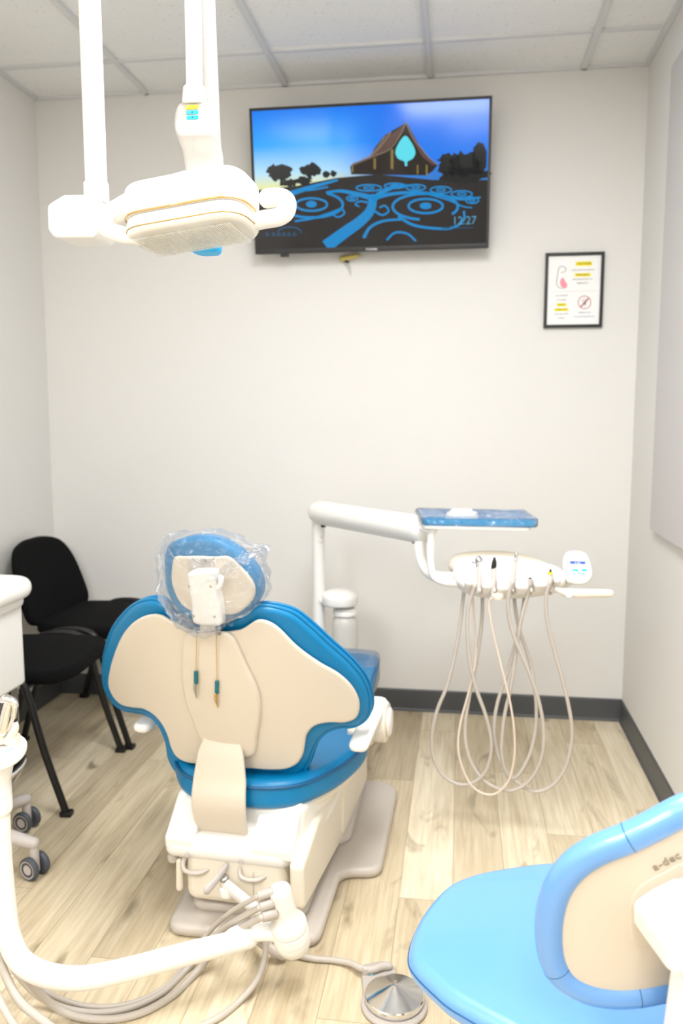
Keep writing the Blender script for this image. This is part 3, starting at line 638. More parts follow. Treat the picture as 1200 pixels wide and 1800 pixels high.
# curved stem from the spine cover down into the chassis
h1 = CH.hit(*c8(520, 650), BS)
stem = [(h1.x, BS(h1.x, h1.z)-.018, h1.z+.02), (h1.x, BS(h1.x, h1.z)-.026, h1.z-.02)]
xm = h1.x; zt0 = h1.z
P = [(BS(xm, zt0+.05)-.004, zt0+.05), (BS(xm, zt0+.015)-.020, zt0+.015), (BS(xm, zt0)-.034, zt0-.015), (-.255, .405), (-.266, .36), (-.262, .315), (-.245, .270), (-.215, .235)]
hw = [.045, .052, .062, .071, .073, .072, .069, .067]
bm = newbm(); C2 = catmull([(a, b, 0) for a, b in P], 6); HWs = lerp_list(hw, len(C2), len(hw)); rows = []
for i, q in enumerate(C2):
    d = (C2[min(i+1, len(C2)-1)]-C2[max(i-1, 0)]).normalized(); nn = Vector((d.y, -d.x)); sgn = -1 if nn.x > 0 else 1; nn *= sgn
    sec = round2([(-HWs[i], -.008), (HWs[i], -.008), (HWs[i], .008), (-HWs[i], .008)], .007, 3)
    rows.append([bm.verts.new(W(xm-.006+u, q.x+nn.x*v, q.y+nn.y*v)) for u, v in sec])
for a, b in zip(rows, rows[1:]):
    for k in range(len(a)): bm.faces.new((a[k], a[(k+1) % len(a)], b[(k+1) % len(a)], b[k]))
bm.faces.new(rows[0]); bm.faces.new(rows[-1][::-1]); obj('back_stem', bm, 'shell', chair)
# --- headrest
HS = lambda x, z: -.355-.22*(z-.95)+1.2*(x+.0)**2
def hsurf(off=0): return lambda u, v, w: W(u, HS(u, v)+off-w, v)
def houtline(pts, off, n=5): return smooth2([(lambda h: (h.x, h.z))(CH.hit(*c6(*p), lambda x, z: HS(x, z)+off)) for p in pts], n)
ho = houtline([(165, 250), (190, 185), (240, 150), (350, 115), (480, 102), (620, 125), (720, 175), (800, 225), (890, 315), (955, 400), (995, 500), (1002, 580), (985, 650), (930, 730), (850, 790), (740, 830), (600, 850), (450, 850), (330, 810), (250, 720), (195, 620), (165, 520), (157, 400)], .03)
hi = houtline([(245, 290), (330, 286), (470, 284), (600, 290), (690, 284), (730, 300), (800, 360), (880, 445), (930, 520), (946, 585), (930, 660), (870, 730), (780, 790), (640, 800), (480, 790), (380, 765), (300, 705), (245, 610), (214, 500), (216, 390), (228, 320)], 0)
bm = newbm(); slab(bm, ho, hsurf(.03), -.045, .022, .02, 5, 6, dome_lo=.015); obj('headrest_cushion', bm, 'vinyl', chair)
bm = newbm(); slab(bm, hi, hsurf(0), -.006, .008, .006, 3, 5); obj('headrest_shell', bm, 'shell', chair)
bo2 = houtline([(350, 440), (400, 412), (560, 412), (592, 440), (598, 560), (630, 720), (640, 860), (628, 900), (560, 905), (430, 890), (395, 870), (385, 760), (365, 600), (345, 500)], -.04, 3)
bm = newbm(); slab(bm, bo2, hsurf(0), -.002, .046, .012, 4, 3); gl = obj('headrest_bracket', bm, 'white', chair)
bm = newbm()
for (x, y) in ((362, 552), (551, 556), (402, 815), (585, 820)):
    h = CH.hit(*c6(x, y), lambda x, z: HS(x, z)-.046); bm = newbm(); lathe(bm, [(0, 0), (.003, 0), (.003, .001), (0, .0014)], W(*h), -CH.f, 12); obj('screw', bm, 'steel', gl)
bo3 = houtline([(365, 300), (570, 300), (600, 420), (660, 720), (690, 800), (400, 800), (380, 420)], -.005, 1)
bm = newbm(); slab(bm, bo3, hsurf(0), .006, .016, .004, 2, 2); obj('slide_rail', bm, 'hub', chair)
bm = newbm(); h = lambda x, y, o=-.02: W(*CH.hit(*c6(x, y), lambda a, b: HS(a, b)+o)); sweep(bm, [h(390, 300), h(440, 335), h(490, 345), h(545, 335), h(585, 300)], .0016, 8); lathe(bm, [(0, -.004), (.0035, -.003), (.004, 0), (.0035, .003), (0, .004)], h(490, 330), CH.f, 12); obj('wire_spring', bm, 'steel', chair)
bm = newbm(); sweep(bm, [h(590, 575, -.03), h(620, 560, -.035), h(638, 530, -.035), h(640, 475, -.03)], [.006, .007, .006, .007], 10); obj('locking_lever', bm, 'white', chair)
# glide bar from headrest down into the spine cover
bm = newbm(); g1, g2 = CH.hit(*c8(440, 150), lambda x, z: BS(x, z)-.02), CH.hit(*c8(445, 225), lambda x, z: BS(x, z)-.01)
pt = [W(g1.x, HS(0, .88)-.012, .895), W(g1.x, g1.y-.002, g1.z), W(g2.x, g2.y, g2.z)]; sweep(bm, pt, .020, 12, rx=.3, up=CH.r); obj('glide_bar', bm, 'hub', chair)
bm = newbm(); q = CH.hit(*c8(482, 212), lambda x, z: BS(x, z)-.027); box(bm, W(*q), (.012, .006, .006), .001); obj('slot', bm, 'hole', chair)
# --- armrests
for sx in (1, -1):
    X = .305*sx; bm = newbm(); a = .012 if sx > 0 else -.012
    slab(bm, round2([(X-.026, -.15), (X+.026, -.15), (X+.030, .18), (X-.030, .18)], .025, 6), lambda u, v, w: W(u, v, .462+w+.16*max(0, v+.02)**1.4), 0, .026, .012, 4, 3)
    ar = obj('armrest', bm, 'white', chair)
    bm = newbm(); lathe(bm, [(0, 0), (.05, 0), (.058, .006), (.060, .02), (.060, .05), (.054, .056), (0, .056)], W(X-.02*sx, .14, .44), CH.r*sx, 36); box(bm, W(X-.045*sx, .14, .395), (.08, .06, .05), .012); obj('arm_pivot', bm, 'ivory', ar)
    bm = newbm(); lathe(bm, [(0, 0), (.040, 0), (.043, .004), (.036, .010), (0, .013)], W(X+.036*sx, .14, .44), CH.r*sx, 32); obj('pivot_cap', bm, 'white', ar)
# ================================================================== PLASTIC COVER OVER THE HEADREST
t = thing('headrest_cover', W(0, -.36, .83), 'crumpled clear plastic bag pulled over the headrest of the dental chair', 'plastic cover')
bgo = houtline([(130, 200), (170, 130), (215, 85), (330, 95), (450, 78), (600, 84), (720, 130), (850, 205), (1000, 240), (960, 330), (1005, 450), (1015, 600), (960, 740), (830, 810), (700, 850), (660, 900), (620, 950), (520, 985), (440, 970), (370, 920), (270, 860), (200, 740), (140, 640), (125, 500), (128, 350)], -.01, 6)
rb = random.Random(11)
bm = newbm(); slab(bm, bgo, hsurf(-.01), -.085, .052, .03, 6, 14, dome_lo=.01)
from mathutils import noise
for v in bm.verts:
    n3 = noise.noise_vector(v.co*38)*.0065+noise.noise_vector(v.co*90)*.0028
    v.co += n3
obj('bag', bm, 'film', t, sharp=180)
bm = newbm(); hp = lambda x, y, o=-.03: W(*CH.hit(*c6(x, y), lambda a, b: HS(a, b)+o))
def crumple(bm, cx, cy, rx, ry, o, seed):
    r_ = random.Random(seed); n = 7; vs = [[None]*n for _ in range(n)]
    for i in range(n):
        for j in range(n):
            p = hp(cx+rx*(i/(n-1)*2-1)+r_.uniform(-9, 9), cy+ry*(j/(n-1)*2-1)+r_.uniform(-9, 9), o+r_.uniform(-.012, .012)); vs[i][j] = bm.verts.new(p)
    for i in range(n-1):
        for j in range(n-1): bm.faces.new((vs[i][j], vs[i+1][j], vs[i+1][j+1], vs[i][j+1]))
for a_ in ((185, 150, 50, 55, 0, 1), (930, 260, 70, 45, .02, 2), (520, 945, 120, 35, -.05, 3), (300, 850, 60, 60, -.02, 4), (690, 850, 60, 50, -.02, 5)):
    bm = newbm(); crumple(bm, *a_); obj('crumpled_fold', bm, 'film', t, sharp=180)
# ================================================================== BIB CHAIN
t = thing('bib_chain', W(-.02, BS(0, .72)-.05, .72), 'beaded bib chain with two teal ended clips hanging on the chair back', 'bib chain')
def bsp(x, y, o=-.036): return W(*CH.hit(*c6(x, y), lambda a, b: BS(a, b)+o))
for (x0, y0, x1, y1, clip, mt) in ((428, 960, 421, 1300, 'steel', 0), (600, 965, 605, 1385, 'gold', 1)):
    bm = newbm(); n = 28
    for i in range(n+1):
        p = bsp(x0+(x1-x0)*i/n, y0+(y1-y0)*i/n)
        s = bmesh.new(); bmesh.ops.create_icosphere(s, subdivisions=1, radius=.0017); bmesh.ops.translate(s, verts=s.verts, vec=p); merge(bm, s)
    obj('bead_chain', bm, 'gold', t)
    bm = newbm(); rod(bm, bsp(x1, y1), bsp(x1, y1+110), .0052, seg=18, bev=.0015); sl = obj('clip_sleeve', bm, 'teal', t)
    bm = newbm(); sweep(bm, [bsp(x1, y1+105), bsp(x1-8, y1+150), bsp(x1+8, y1+235)], [.004, .0032, .0012], 8, rx=.6); sweep(bm, [bsp(x1-12, y1+112, -.042), bsp(x1-14, y1+150, -.044), bsp(x1+6, y1+230, -.040)], [.0025, .003, .001], 8); obj('alligator_clip', bm, clip, t)
# ================================================================== ASSISTANT'S ARM
arm = thing('assistant_arm', az(505, 1660, 0), 'white jointed tubular arm with instrument holder pivoting behind the dental chair', 'instrument arm')
YJ = 1.74
jt, jb = ay(491, 1563, YJ-.03), ay(514, 1652, YJ); jd = (jt-jb).normalized()
bm = newbm(); L = (jt-jb).length
lathe(bm, [(0, -.034), (.022, -.033), (.035, -.024), (.041, -.008), (.0425, .0), (.0425, .008)], jb, jd, 36); obj('lower_cap', bm, 'white', arm)
bm = newbm(); lathe(bm, [(.040, .0085), (.0435, .0095), (.0435, .030), (.041, .0335), (.0405, .0345)], jb, jd, 36); obj('swivel_collar', bm, 'white', arm)
for z_ in (.0082, .0348):
    bm = newbm(); lathe(bm, [(.038, z_-.001), (.0418, z_-.001), (.0418, z_+.001), (.038, z_+.001)], jb, jd, 36); obj('seam_ring', bm, 'taupe', arm)
bm = newbm(); lathe(bm, [(.040, .035), (.0425, .036), (.0425, .050), (.039, .056), (.032, .062), (.0275, .075), (.0265, .09), (.026, L-.004), (.0245, L), (.0225, L+.001), (0, L+.0025)], jb, jd, 36); jo = obj('joint_post', bm, 'white', arm)
# hose cuffs on the post
cuffs = []
for i, (x, y, x2, y2) in enumerate(((476, 1567, 452, 1576), (478, 1586, 456, 1595), (482, 1605, 460, 1612))):
    a = ay(x+4, y, YJ-.035-.004*i); b = ay(x2, y2, YJ-.05-.006*i); bm = newbm(); rod(bm, a, b, .0115+.0008*i, .0105+.0008*i, 18, .002); obj('hose_cuff', bm, 'cuff', arm); cuffs.append((a, b))
# arm tube
bm = newbm(); a0 = ay(500, 1648, YJ-.005)
sweep(bm, [ay(505, 1640, YJ), ay(470, 1637, YJ-.008), ay(430, 1640, YJ-.015), ay(408, 1648, YJ-.020)], [.022, .020, .021, .020], 20, rx=1.2, sub=5, up=(0, 0, 1)); obj('arm_knuckle', bm, 'white', arm)
A1 = ay(440, 1648, 1.725)
zarm = A1.z
def azz(x, y, z): return az(x, y, z)
tube_pts = [azz(438, 1649, zarm), azz(330, 1676, zarm+.002), azz(220, 1705, zarm+.004), azz(150, 1719, zarm+.006), azz(104, 1718, zarm+.012)]
YV = tube_pts[-1].y-.01
tube_pts += [ay(66, 1708, YV), ay(36, 1688, YV), ay(17, 1650, YV), ay(8, 1592, YV), ay(1, 1510, YV), ay(-3, 1420, YV)]
bm = newbm(); sweep(bm, tube_pts, [.0235, .025, .025, .025, .025, .025, .025, .025, .0245, .0235, .023], 24, sub=8); obj('arm_tube', bm, 'white', arm)
bm = newbm(); vt = ay(-8, 1332, YV); base = ay(-3, 1425, YV); vd = vt-base; Lv = vd.length
lathe(bm, [(0, -.012), (.022, -.011), (.0265, -.002), (.029, .004), (.029, .03), (.0275, .034), (.0275, .0345), (.0285, .035), (.0285, .062), (.0275, .064), (.029, .07), (.035, Lv*.86), (.042, Lv)], base, vd, 30); obj('post_sleeve', bm, 'white', arm)
# holder pad: a flared plate with blue symbols
PZ = ay(0, 1320, YV).z+.002; pc = ay(-20, 1322, YV)
po = smooth2([(pc.x+.075, pc.y+.005), (pc.x+.066, pc.y+.035), (pc.x+.03, pc.y+.055), (pc.x-.04, pc.y+.058), (pc.x-.12, pc.y+.05), (pc.x-.16, pc.y), (pc.x-.12, pc.y-.045), (pc.x-.04, pc.y-.055), (pc.x+.03, pc.y-.05), (pc.x+.064, pc.y-.028)], 5)
tilt = lambda u, v, w: Vector((u, v, PZ+w-.25*(v-pc.y)*-1))
bm = newbm(); slab(bm, po, tilt, -.02, .006, .010, 4, 4); pad = obj('holder_pad', bm, 'white', arm)
bm = newbm(); 
for (x, y) in ((20, 1304), (25, 1308), (23, 1314), (15, 1319)):
    d = ray(x, y); P0 = Vector((0, pc.y, PZ+.0068)); n_ = Vector((0, -.25, 1)); p = aplane(x, y, P0, n_)
    for a in range(0, 6): 
        aa = a*PI/3+.4; sweep(bm, [p+Vector((.004*math.cos(aa), .004*math.sin(aa), .001*math.sin(aa))), p+Vector((.004*math.cos(aa+.7), .004*math.sin(aa+.7), .001*math.sin(aa+.7)))], .0006, 6, sub=1)
obj('pad_symbol', bm, 'btn_blue', pad)
# ring shaped rests on the pad that carry the suction tips
bm = newbm()
for (x, y) in ((3, 1292), (24, 1300)):
    c = ay(x, y, YV+.01); lathe(bm, [(.008, -.016), (.013, -.016), (.013, .01), (.008, .01)], c, (0, 0, 1), 20)
obj('holder_ring', bm, 'ivory', arm)
# bracket and hardware that tie the arm to the chair
bm = newbm(); a, b = ay(393, 1552, 1.905), ay(470, 1615, 1.80)
sweep(bm, [a, a*.5+b*.5, b], .018, 12, rx=.55, sub=2, up=(0, 0, 1)); c = ay(400, 1562, 1.9); rod(bm, c-Vector((0, 0, .016)), c+Vector((0, 0, .004)), .022); obj('link_bar', bm, 'white', arm)
bm = newbm(); p = ay(394, 1545, 1.90); lathe(bm, [(0, 0), (.0125, 0), (.0125, .004), (.009, .008), (.004, .0085), (0, .006)], p, Vector((0, -.35, 1)), 22); obj('pivot_bolt', bm, 'steel', arm)
# hoses of the arm hanging to the floor
def gy(x, y, Y, r=.009):
    p = ay(x, y, Y); return p if p.z > r else az(x, y, r)
def zsweep(name, pts, r, mat, parent, seg=12, sub=8):
    b = newbm(); sweep(b, pts, r, seg, sub); return obj(name, b, mat, parent)
yl = 1.63
zsweep('suction_hose', [cuffs[2][1], gy(425, 1630, 1.725), gy(385, 1660, 1.765), gy(348, 1705, 1.755), gy(300, 1752, 1.70), gy(240, 1783, 1.64), gy(175, 1792, 1.60), gy(110, 1778, 1.57), gy(60, 1735, 1.545), gy(20, 1680, 1.53), gy(-10, 1600, 1.52), gy(-30, 1500, 1.50)], .0085, 'hose', arm)
zsweep('suction_hose', [cuffs[1][1], gy(415, 1618, 1.74), gy(372, 1650, 1.785), gy(332, 1700, 1.775), gy(280, 1748, 1.725), gy(215, 1775, 1.67), gy(140, 1778, 1.63), gy(70, 1752, 1.60), gy(22, 1700, 1.585), gy(-5, 1640, 1.57), gy(-25, 1540, 1.56)], .0075, 'hose', arm)
zsweep('suction_hose', [cuffs[0][1], gy(405, 1604, 1.76), gy(366, 1640, 1.805), gy(330, 1688, 1.80), gy(290, 1735, 1.75), gy(225, 1765, 1.70), gy(150, 1768, 1.66), gy(80, 1742, 1.63), gy(28, 1690, 1.61), gy(0, 1640, 1.60), gy(-20, 1560, 1.59)], .006, 'hose', arm)
zsweep('drain_hose', [gy(-10, 1660, 1.50), gy(10, 1715, 1.49), gy(35, 1760, 1.47), gy(80, 1798, 1.44), gy(130, 1840, 1.40)], .009, 'hose', arm)
zsweep('drain_hose', [gy(-8, 1740, 1.46), gy(8, 1775, 1.44), gy(30, 1810, 1.42), gy(60, 1850, 1.38)], .008, 'hose', arm)
zsweep('supply_hose', [gy(467, 1655, 1.78), gy(464, 1690, 1.75), gy(450, 1725, 1.715), gy(420, 1760, 1.675), gy(385, 1788, 1.645), gy(345, 1808, 1.61), gy(300, 1835, 1.57)], .0075, 'hose', arm)
# --- suction tips resting in the holder
t = thing('suction_handpiece', ay(8, 1290, YV), 'shiny chrome suction handpiece standing in the holder of the arm', 'suction tip')
bm = newbm(); sweep(bm, [ay(4, 1286, YV), ay(10, 1262, YV), ay(15, 1240, YV), ay(17, 1232, YV)], [.011, .011, .010, .0085], 18); obj('body', bm, 'chrome', t)
bm = newbm(); sweep(bm, [ay(4, 1231, YV-.004), ay(10, 1228, YV-.004), ay(24, 1234, YV-.004), ay(28, 1240, YV-.004)], [.006, .009, .008, .006], 14); sweep(bm, [ay(26, 1238, YV-.003), ay(24, 1258, YV-.003), ay(14, 1284, YV-.003)], [.006, .005, .003], 12); obj('valve', bm, 'chrome', t)
t = thing('saliva_ejector', ay(24, 1300, YV), 'cream saliva ejector valve with dark open mouth beside the chrome handpiece', 'suction tip')
bm = newbm(); sweep(bm, [ay(14, 1303, YV+.004), ay(21, 1292, YV+.004), ay(26, 1280, YV+.004), ay(26.5, 1272, YV+.004)], [.0095, .0095, .0085, .0065], 18); obj('body', bm, 'ivory', t)
bm = newbm(); lathe(bm, [(0, 0), (.0048, 0), (.0048, .0006), (0, .0006)], ay(26.5, 1266.5, YV+.003), Vector((.1, -.3, 1)), 20); obj('opening', bm, 'hole', t)
# ================================================================== FOOT CONTROL
fc = thing('foot_control', (-.13, 1.755, 0), 'round polished metal foot control lying on the floor with its grey cord', 'foot control')
c = az(693, 1752, .02); c.z = 0
bm = newbm(); slab(bm, [(c.x+.076*math.cos(2*PI*i/48), c.y-.006+.076*math.sin(2*PI*i/48)) for i in range(48)], flat_z(0), 0, .011, .005, 3, 3)
a = az(640, 1705, .01); b = az(672, 1697, .01); slab(bm, round2([(a.x-.004, a.y-.02), (a.x-.012, a.y+.012), (b.x-.01, b.y+.012), (b.x+.03, b.y), (c.x+.02, c.y), (c.x-.07, c.y-.01)], .012), flat_z(0), 0, .014, .005, 3, 2); obj('base_ring', bm, 'cuff', fc)
bm = newbm(); lathe(bm, [(0, .008), (.058, .008), (.066, .012), (.068, .017), (.068, .026), (.066, .029), (.03, .041), (.006, .0505), (0, .051)], c, (0, 0, 1), 64); obj('pedal_disc', bm, 'chrome', fc, sharp=20)
bm = newbm(); p = az(643, 1706, .02); rod(bm, (p.x, p.y, .010), (p.x, p.y, .030), .010); sweep(bm, [(p.x, p.y, .022), az(655, 1704, .024), az(672, 1698, .024), az(684, 1698, .022)], [.010, .009, .010, .009], 12); obj('cord_clamp', bm, 'cuff', fc)
bm = newbm(); lathe(bm, [(0, 0), (.002, 0), (.002, .0015), (0, .002)], az(653, 1714, .033), (0, -.3, 1), 12); obj('indicator', bm, 'btn_blue', fc)
bm = newbm(); sweep(bm, [(lambda q: (q.x, q.y, .024))(az(642, 1704, .024)), az(632, 1701, .021), az(615, 1693, .014), az(585, 1688, .008), az(550, 1685, .0085), az(520, 1678, .012), az(480, 1668, .03), az(460, 1650, .06), ay(440, 1600, 1.95)], .0075, 12); obj('cord', bm, 'hose', fc)
bm = newbm(); sweep(bm, [az(455, 1655, .05), az(470, 1664, .04), az(486, 1674, .03), az(497, 1681, .018)], [.010, .012, .012, .010], 12, rx=.7); obj('cord_sleeve', bm, 'taupe', fc)
# ================================================================== DELIVERY UNIT
YP = 3.2; YH = 2.55
du = thing('delivery_unit', (ay(563, 1100, YP).x, YP, 0), 'white dental delivery unit with swing arm, control head and water bottle on a post', 'delivery unit')
pb, pt_ = ay(560, 1110, YP), ay(564, 930, YP)
bm = newbm(); rod(bm, (pb.x, YP, .05), (pb.x, YP, pt_.z+.03), .025, seg=28, bev=.004); obj('post', bm, 'white', du)
bm = newbm(); box(bm, (pb.x, YP-.16, .09), (.11, .42, .07), .02); box(bm, (pb.x, YP, .04), (.16, .16, .076), .02); obj('post_foot', bm, 'taupe', du)
bm = newbm()
for (x, y) in ((565, 944), (566, 954), (562, 953)): lathe(bm, [(0, 0), (.003, 0), (0, .001)], ay(x, y, YP-.0255), (0, -1, 0), 10)
obj('post_screw', bm, 'hub', du)
# fat swing arm
a, b = ay(562, 901, YP-.01), ay(740, 931, 2.74)
bm = newbm(); n = 14; P = [a+(b-a)*i/n for i in range(n+1)]
sweep(bm, P, .047, 28, sub=1, rx=1.02, up=(0, 0, 1)); obj('swing_arm', bm, 'white', du)
d = (b-a).normalized()
bm = newbm(); c = ay(566, 921, YP-.005); rod(bm, c-Vector((0, 0, .012)), c+Vector((0, 0, .02)), .016); obj('pivot_collar', bm, 'hole', du)
bm = newbm(); c = b-Vector((0, 0, .044))-d*.03; rod(bm, c-Vector((0, 0, .006)), c+Vector((0, 0, .01)), .012); obj('pivot_collar', bm, 'hole', du)
# bottle cap and water bottle
bm = newbm(); c = ay(597, 1051, YP-.01); R0 = .073
lathe(bm, [(0, -.026), (R0-.006, -.026), (R0, -.02), (R0, .004), (R0*.97, .014), (R0*.8, .026), (R0*.45, .033), (0, .035)], c, (0, 0, 1), 40); box(bm, (c.x-.055, YP-.005, c.z-.01), (.06, .05, .03), .01); obj('bottle_cap', bm, 'white', du)
bm = newbm(); cb = ay(606, 1072, YP-.012); Hb = (cb.z-ay(606, 1158, YP).z)+.06
lathe(bm, [(0, -Hb), (.045, -Hb), (.053, -Hb+.01), (.053, -.07), (.052, -.05), (.046, -.032), (.038, -.024), (.038, -.012), (.047, -.012), (.047, .004), (.040, .008), (.030, .01), (.030, .016), (0, .016)], cb, (0, 0, 1), 36); bot = obj('water_bottle', bm, 'bottle', du)
bm = newbm(); lathe(bm, [(.044, -.018), (.049, -.018), (.050, -.008), (.045, .006), (.038, .009), (.03, .009)], cb, (0, 0, 1), 36); obj('bottle_collar', bm, 'white', bot)
# curved flex tube under the arm and tray support tube
bm = newbm(); sweep(bm, [ay(740, 940, 2.74), ay(738, 962, 2.72), ay(741, 985, 2.70), ay(752, 1005, 2.68), ay(770, 1014, 2.65), ay(805, 1016, 2.62)], [.020, .020, .0185, .0185, .019, .020], 18); obj('flex_tube', bm, 'white', du)
bm = newbm(); sweep(bm, [ay(758, 922, 2.62), ay(757, 950, 2.61), ay(757, 990, 2.60), ay(763, 1014, 2.59), ay(780, 1023, 2.58), ay(810, 1025, 2.58)], [.014, .012, .0115, .0115, .0125, .013], 16); obj('tray_tube', bm, 'white', du)
p1, p2 = ay(742, 921, 2.60), ay(935, 922, 2.60); zt_ = (p1.z+p2.z)/2
TYA, TYB = 2.585, 2.80
bm = newbm(); slab(bm, round2([(p1.x+.004, TYA-.006), (p2.x-.004, TYA-.006), (p2.x+.005, TYB), (p1.x-.03, TYB)], .02), flat_z(zt_), -.016, -.004, .004, 3, 2); sweep(bm, [(p1.x, TYA+.03, zt_-.018), (p1.x+.03, TYA+.03, zt_-.022), (p1.x+.05, TYA+.03, zt_-.012)], [.012, .018, .008], 12); obj('tray_holder', bm, 'white', du)
# control head: tilted body with rounded outline
HT = math.radians(42); HC_ = ay(893, 1015, YH)
hn = Vector((0, -math.cos(HT), math.sin(HT))).normalized()*1.0
hu = Vector((0, math.sin(HT), math.cos(HT)))
def hsf(u, v, w): return HC_+Vector((u, 0, 0))+hu*v+hn*w
def hpx(x, y, w=0):
    p = aplane(x, y, HC_+hn*w, hn)-HC_-hn*w; return (p.x, p.dot(hu))
ho_ = smooth2([hpx(*p) for p in [(796, 1000), (800, 982), (825, 974), (880, 972), (925, 978), (960, 985), (985, 994), (997, 1008), (993, 1022), (975, 1030), (940, 1036), (890, 1039), (850, 1037), (820, 1030), (803, 1018)]], 6)
bm = newbm(); slab(bm, ho_, hsf, -.065, 0, .022, 6, 4, dome=.006); head = obj('control_head', bm, 'white', du)
hr_ = smooth2([hpx(*p, -.055) for p in [(790, 995), (792, 980), (805, 972), (850, 967), (900, 969), (925, 975), (960, 990), (940, 1005), (840, 1005)]], 5)
bm = newbm(); slab(bm, hr_, hsf, -.10, -.045, .02, 5, 3); obj('head_rear_rim', bm, 'ivory', du)
# holder lugs with slots
slots = [842, 868, 900, 932, 966]
edges_ = [812]+slots+[988]
for i in range(6):
    x0, x1 = edges_[i]+4, edges_[i+1]-4; yy = [1026, 1032, 1035, 1033, 1029, 1022][i]
    a, b = hpx(x0, yy), hpx(x1, yy); bm = newbm()
    slab(bm, round2([(a[0], a[1]-.016), (b[0], a[1]-.016), (b[0], a[1]+.024), (a[0], a[1]+.024)], .011, 5), hsf, -.03, .030, .014, 5, 3); obj('holder_lug', bm, 'white', du)
for x in slots:
    bm = newbm(); p = hpx(x+1, 1033); slab(bm, [(p[0]-.0035, p[1]-.02), (p[0]+.0035, p[1]-.02), (p[0]+.0035, p[1]+.022), (p[0]-.0035, p[1]+.022)], hsf, -.01, .012, .001, 1, 1)
    obj('holder_slot', bm, 'taupe', du)
bm = newbm(); c = ay(875, 1048, YH-.03); lathe(bm, [(0, -.012), (.018, -.008), (.022, .004), (.018, .012), (0, .014)], c, (0, 0, 1), 20); obj('head_boss', bm, 'ivory', du)
# handle
bm = newbm(); sweep(bm, [ay(978, 1036, 2.50), ay(992, 1041, 2.50), ay(1015, 1043, 2.50), ay(1045, 1043, 2.50), ay(1072, 1043, 2.50)], [.006, .013, .0145, .0135, .012], 18, rx=.8, up=(0, 0, 1)); hd = obj('handle', bm, 'ivory', du)
bm = newbm(); lathe(bm, [(0, .002), (.012, .001), (.014, -.004)], ay(1000, 1043, 2.485), (0, -1, .2), 22); obj('brake_button', bm, 'white', hd)
# touchpad
PT = math.radians(25); pn = Vector((0, -math.cos(PT), math.sin(PT))); pu = Vector((0, math.sin(PT), math.cos(PT))); PC = ay(1016, 998, 2.56)
psf = lambda u, v, w: PC+Vector((u, 0, 0))+pu*v+pn*w
def ppx(x, y): p = aplane(x, y, PC, pn)-PC; return (p.x, p.dot(pu))
bm = newbm(); slab(bm, smooth2([ppx(*p) for p in [(990, 983), (996, 970), (1015, 967), (1031, 973), (1040, 995), (1041, 1012), (1032, 1024), (1015, 1027), (998, 1022), (991, 1005)]], 5), psf, -.022, 0, .009, 4, 3); sweep(bm, [ay(1000, 1024, 2.58), ay(990, 1030, 2.6), ay(980, 1028, 2.6)], .010, 12); tp = obj('touchpad', bm, 'white', du)
def ppill(name, boxes, mat):
    bm = newbm()
    for (x0, y0, x1, y1) in boxes:
        a, b = ppx(x0, y0), ppx(x1, y1); r_ = min(abs(b[0]-a[0]), abs(a[1]-b[1]))/2.1
        slab(bm, round2([(a[0], b[1]), (b[0], b[1]), (b[0], a[1]), (a[0], a[1])], r_, 3), psf, -.0005, .0006, .0002, 1, 1)
    obj(name, bm, mat, tp)
ppill('display', [(1001, 986, 1029, 992)], 'lcd')
for q_ in [(1005.5, 1000, 1016.5, 1004.5), (1021, 1000, 1032, 1004.5), (1007, 1006, 1011, 1010), (1015, 1006, 1019, 1010), (1023, 1006, 1027, 1010)]: ppill('keypad_button', [q_], 'btn_blue')
for q_ in [(1003, 977, 1006, 979), (1009, 975, 1016, 979), (1019, 976, 1024, 979)]: ppill('keypad_legend', [q_], 'btn_pale')
bm = newbm(); text_bm(bm, 'a-dec', .0085, psf(*ppx(1015, 989.2), .0008), (1, 0, 0), pu, .0001); obj('display_lettering', bm, 'paper', tp)
# ---- blue tray, its wrap and the paper pack on it
tr = thing('instrument_tray', ((p1.x+p2.x)/2, 2.7, zt_), 'blue plastic instrument tray in clear wrap on the tray holder', 'tray')
x0, x1 = p1.x-.012, p2.x+.008; zz = zt_-.003
to = round2([(x0+.02, TYA-.005), (x1, TYA-.005), (x1-.02, TYB+.03), (x0-.012, TYB+.03)], .015)
bm = newbm(); slab(bm, to, flat_z(zz), 0, .004, .0015, 2, 2)
rim = [Vector((p[0], p[1], zz+.014)) for p in to]; n = len(rim)
ins_ = [Vector((p.x, p.y, zz+.002)) for p in inset(to, .010)]; ou = [Vector((p[0], p[1], zz)) for p in to]
if area2(to) < 0: to = to[::-1]
ou = [Vector((p[0], p[1], zz-.001)) for p in to]; up_ = [Vector((p.x, p.y, zz+.022)) for p in inset(to, -.006)]; up2 = [Vector((p.x, p.y, zz+.022)) for p in inset(to, .001)]; inn = [Vector((p.x, p.y, zz+.004)) for p in inset(to, .008)]
rr = [[bm.verts.new(p) for p in L] for L in (ou, up_, up2, inn)]
for A_, B_ in zip(rr, rr[1:]):
    for k_ in range(len(A_)): bm.faces.new((A_[k_], A_[(k_+1) % len(A_)], B_[(k_+1) % len(A_)], B_[k_]))
obj('tray_body', bm, 'tray', tr)
bm = newbm(); rb = random.Random(5)
wo = inset(to, -.012); N_ = len(wo)
slab(bm, wo, flat_z(zz+.012), -.014, .014, .012, 3, 5)
for v in bm.verts: v.co += noise.noise_vector(v.co*60)*.004
obj('clear_wrap', bm, 'wrap', tr, sharp=180)
t = thing('paper_pack', ((p1.x+p2.x)/2-.02, 2.70, zz+.01), 'white folded paper pack lying in the blue instrument tray', 'paper pack')
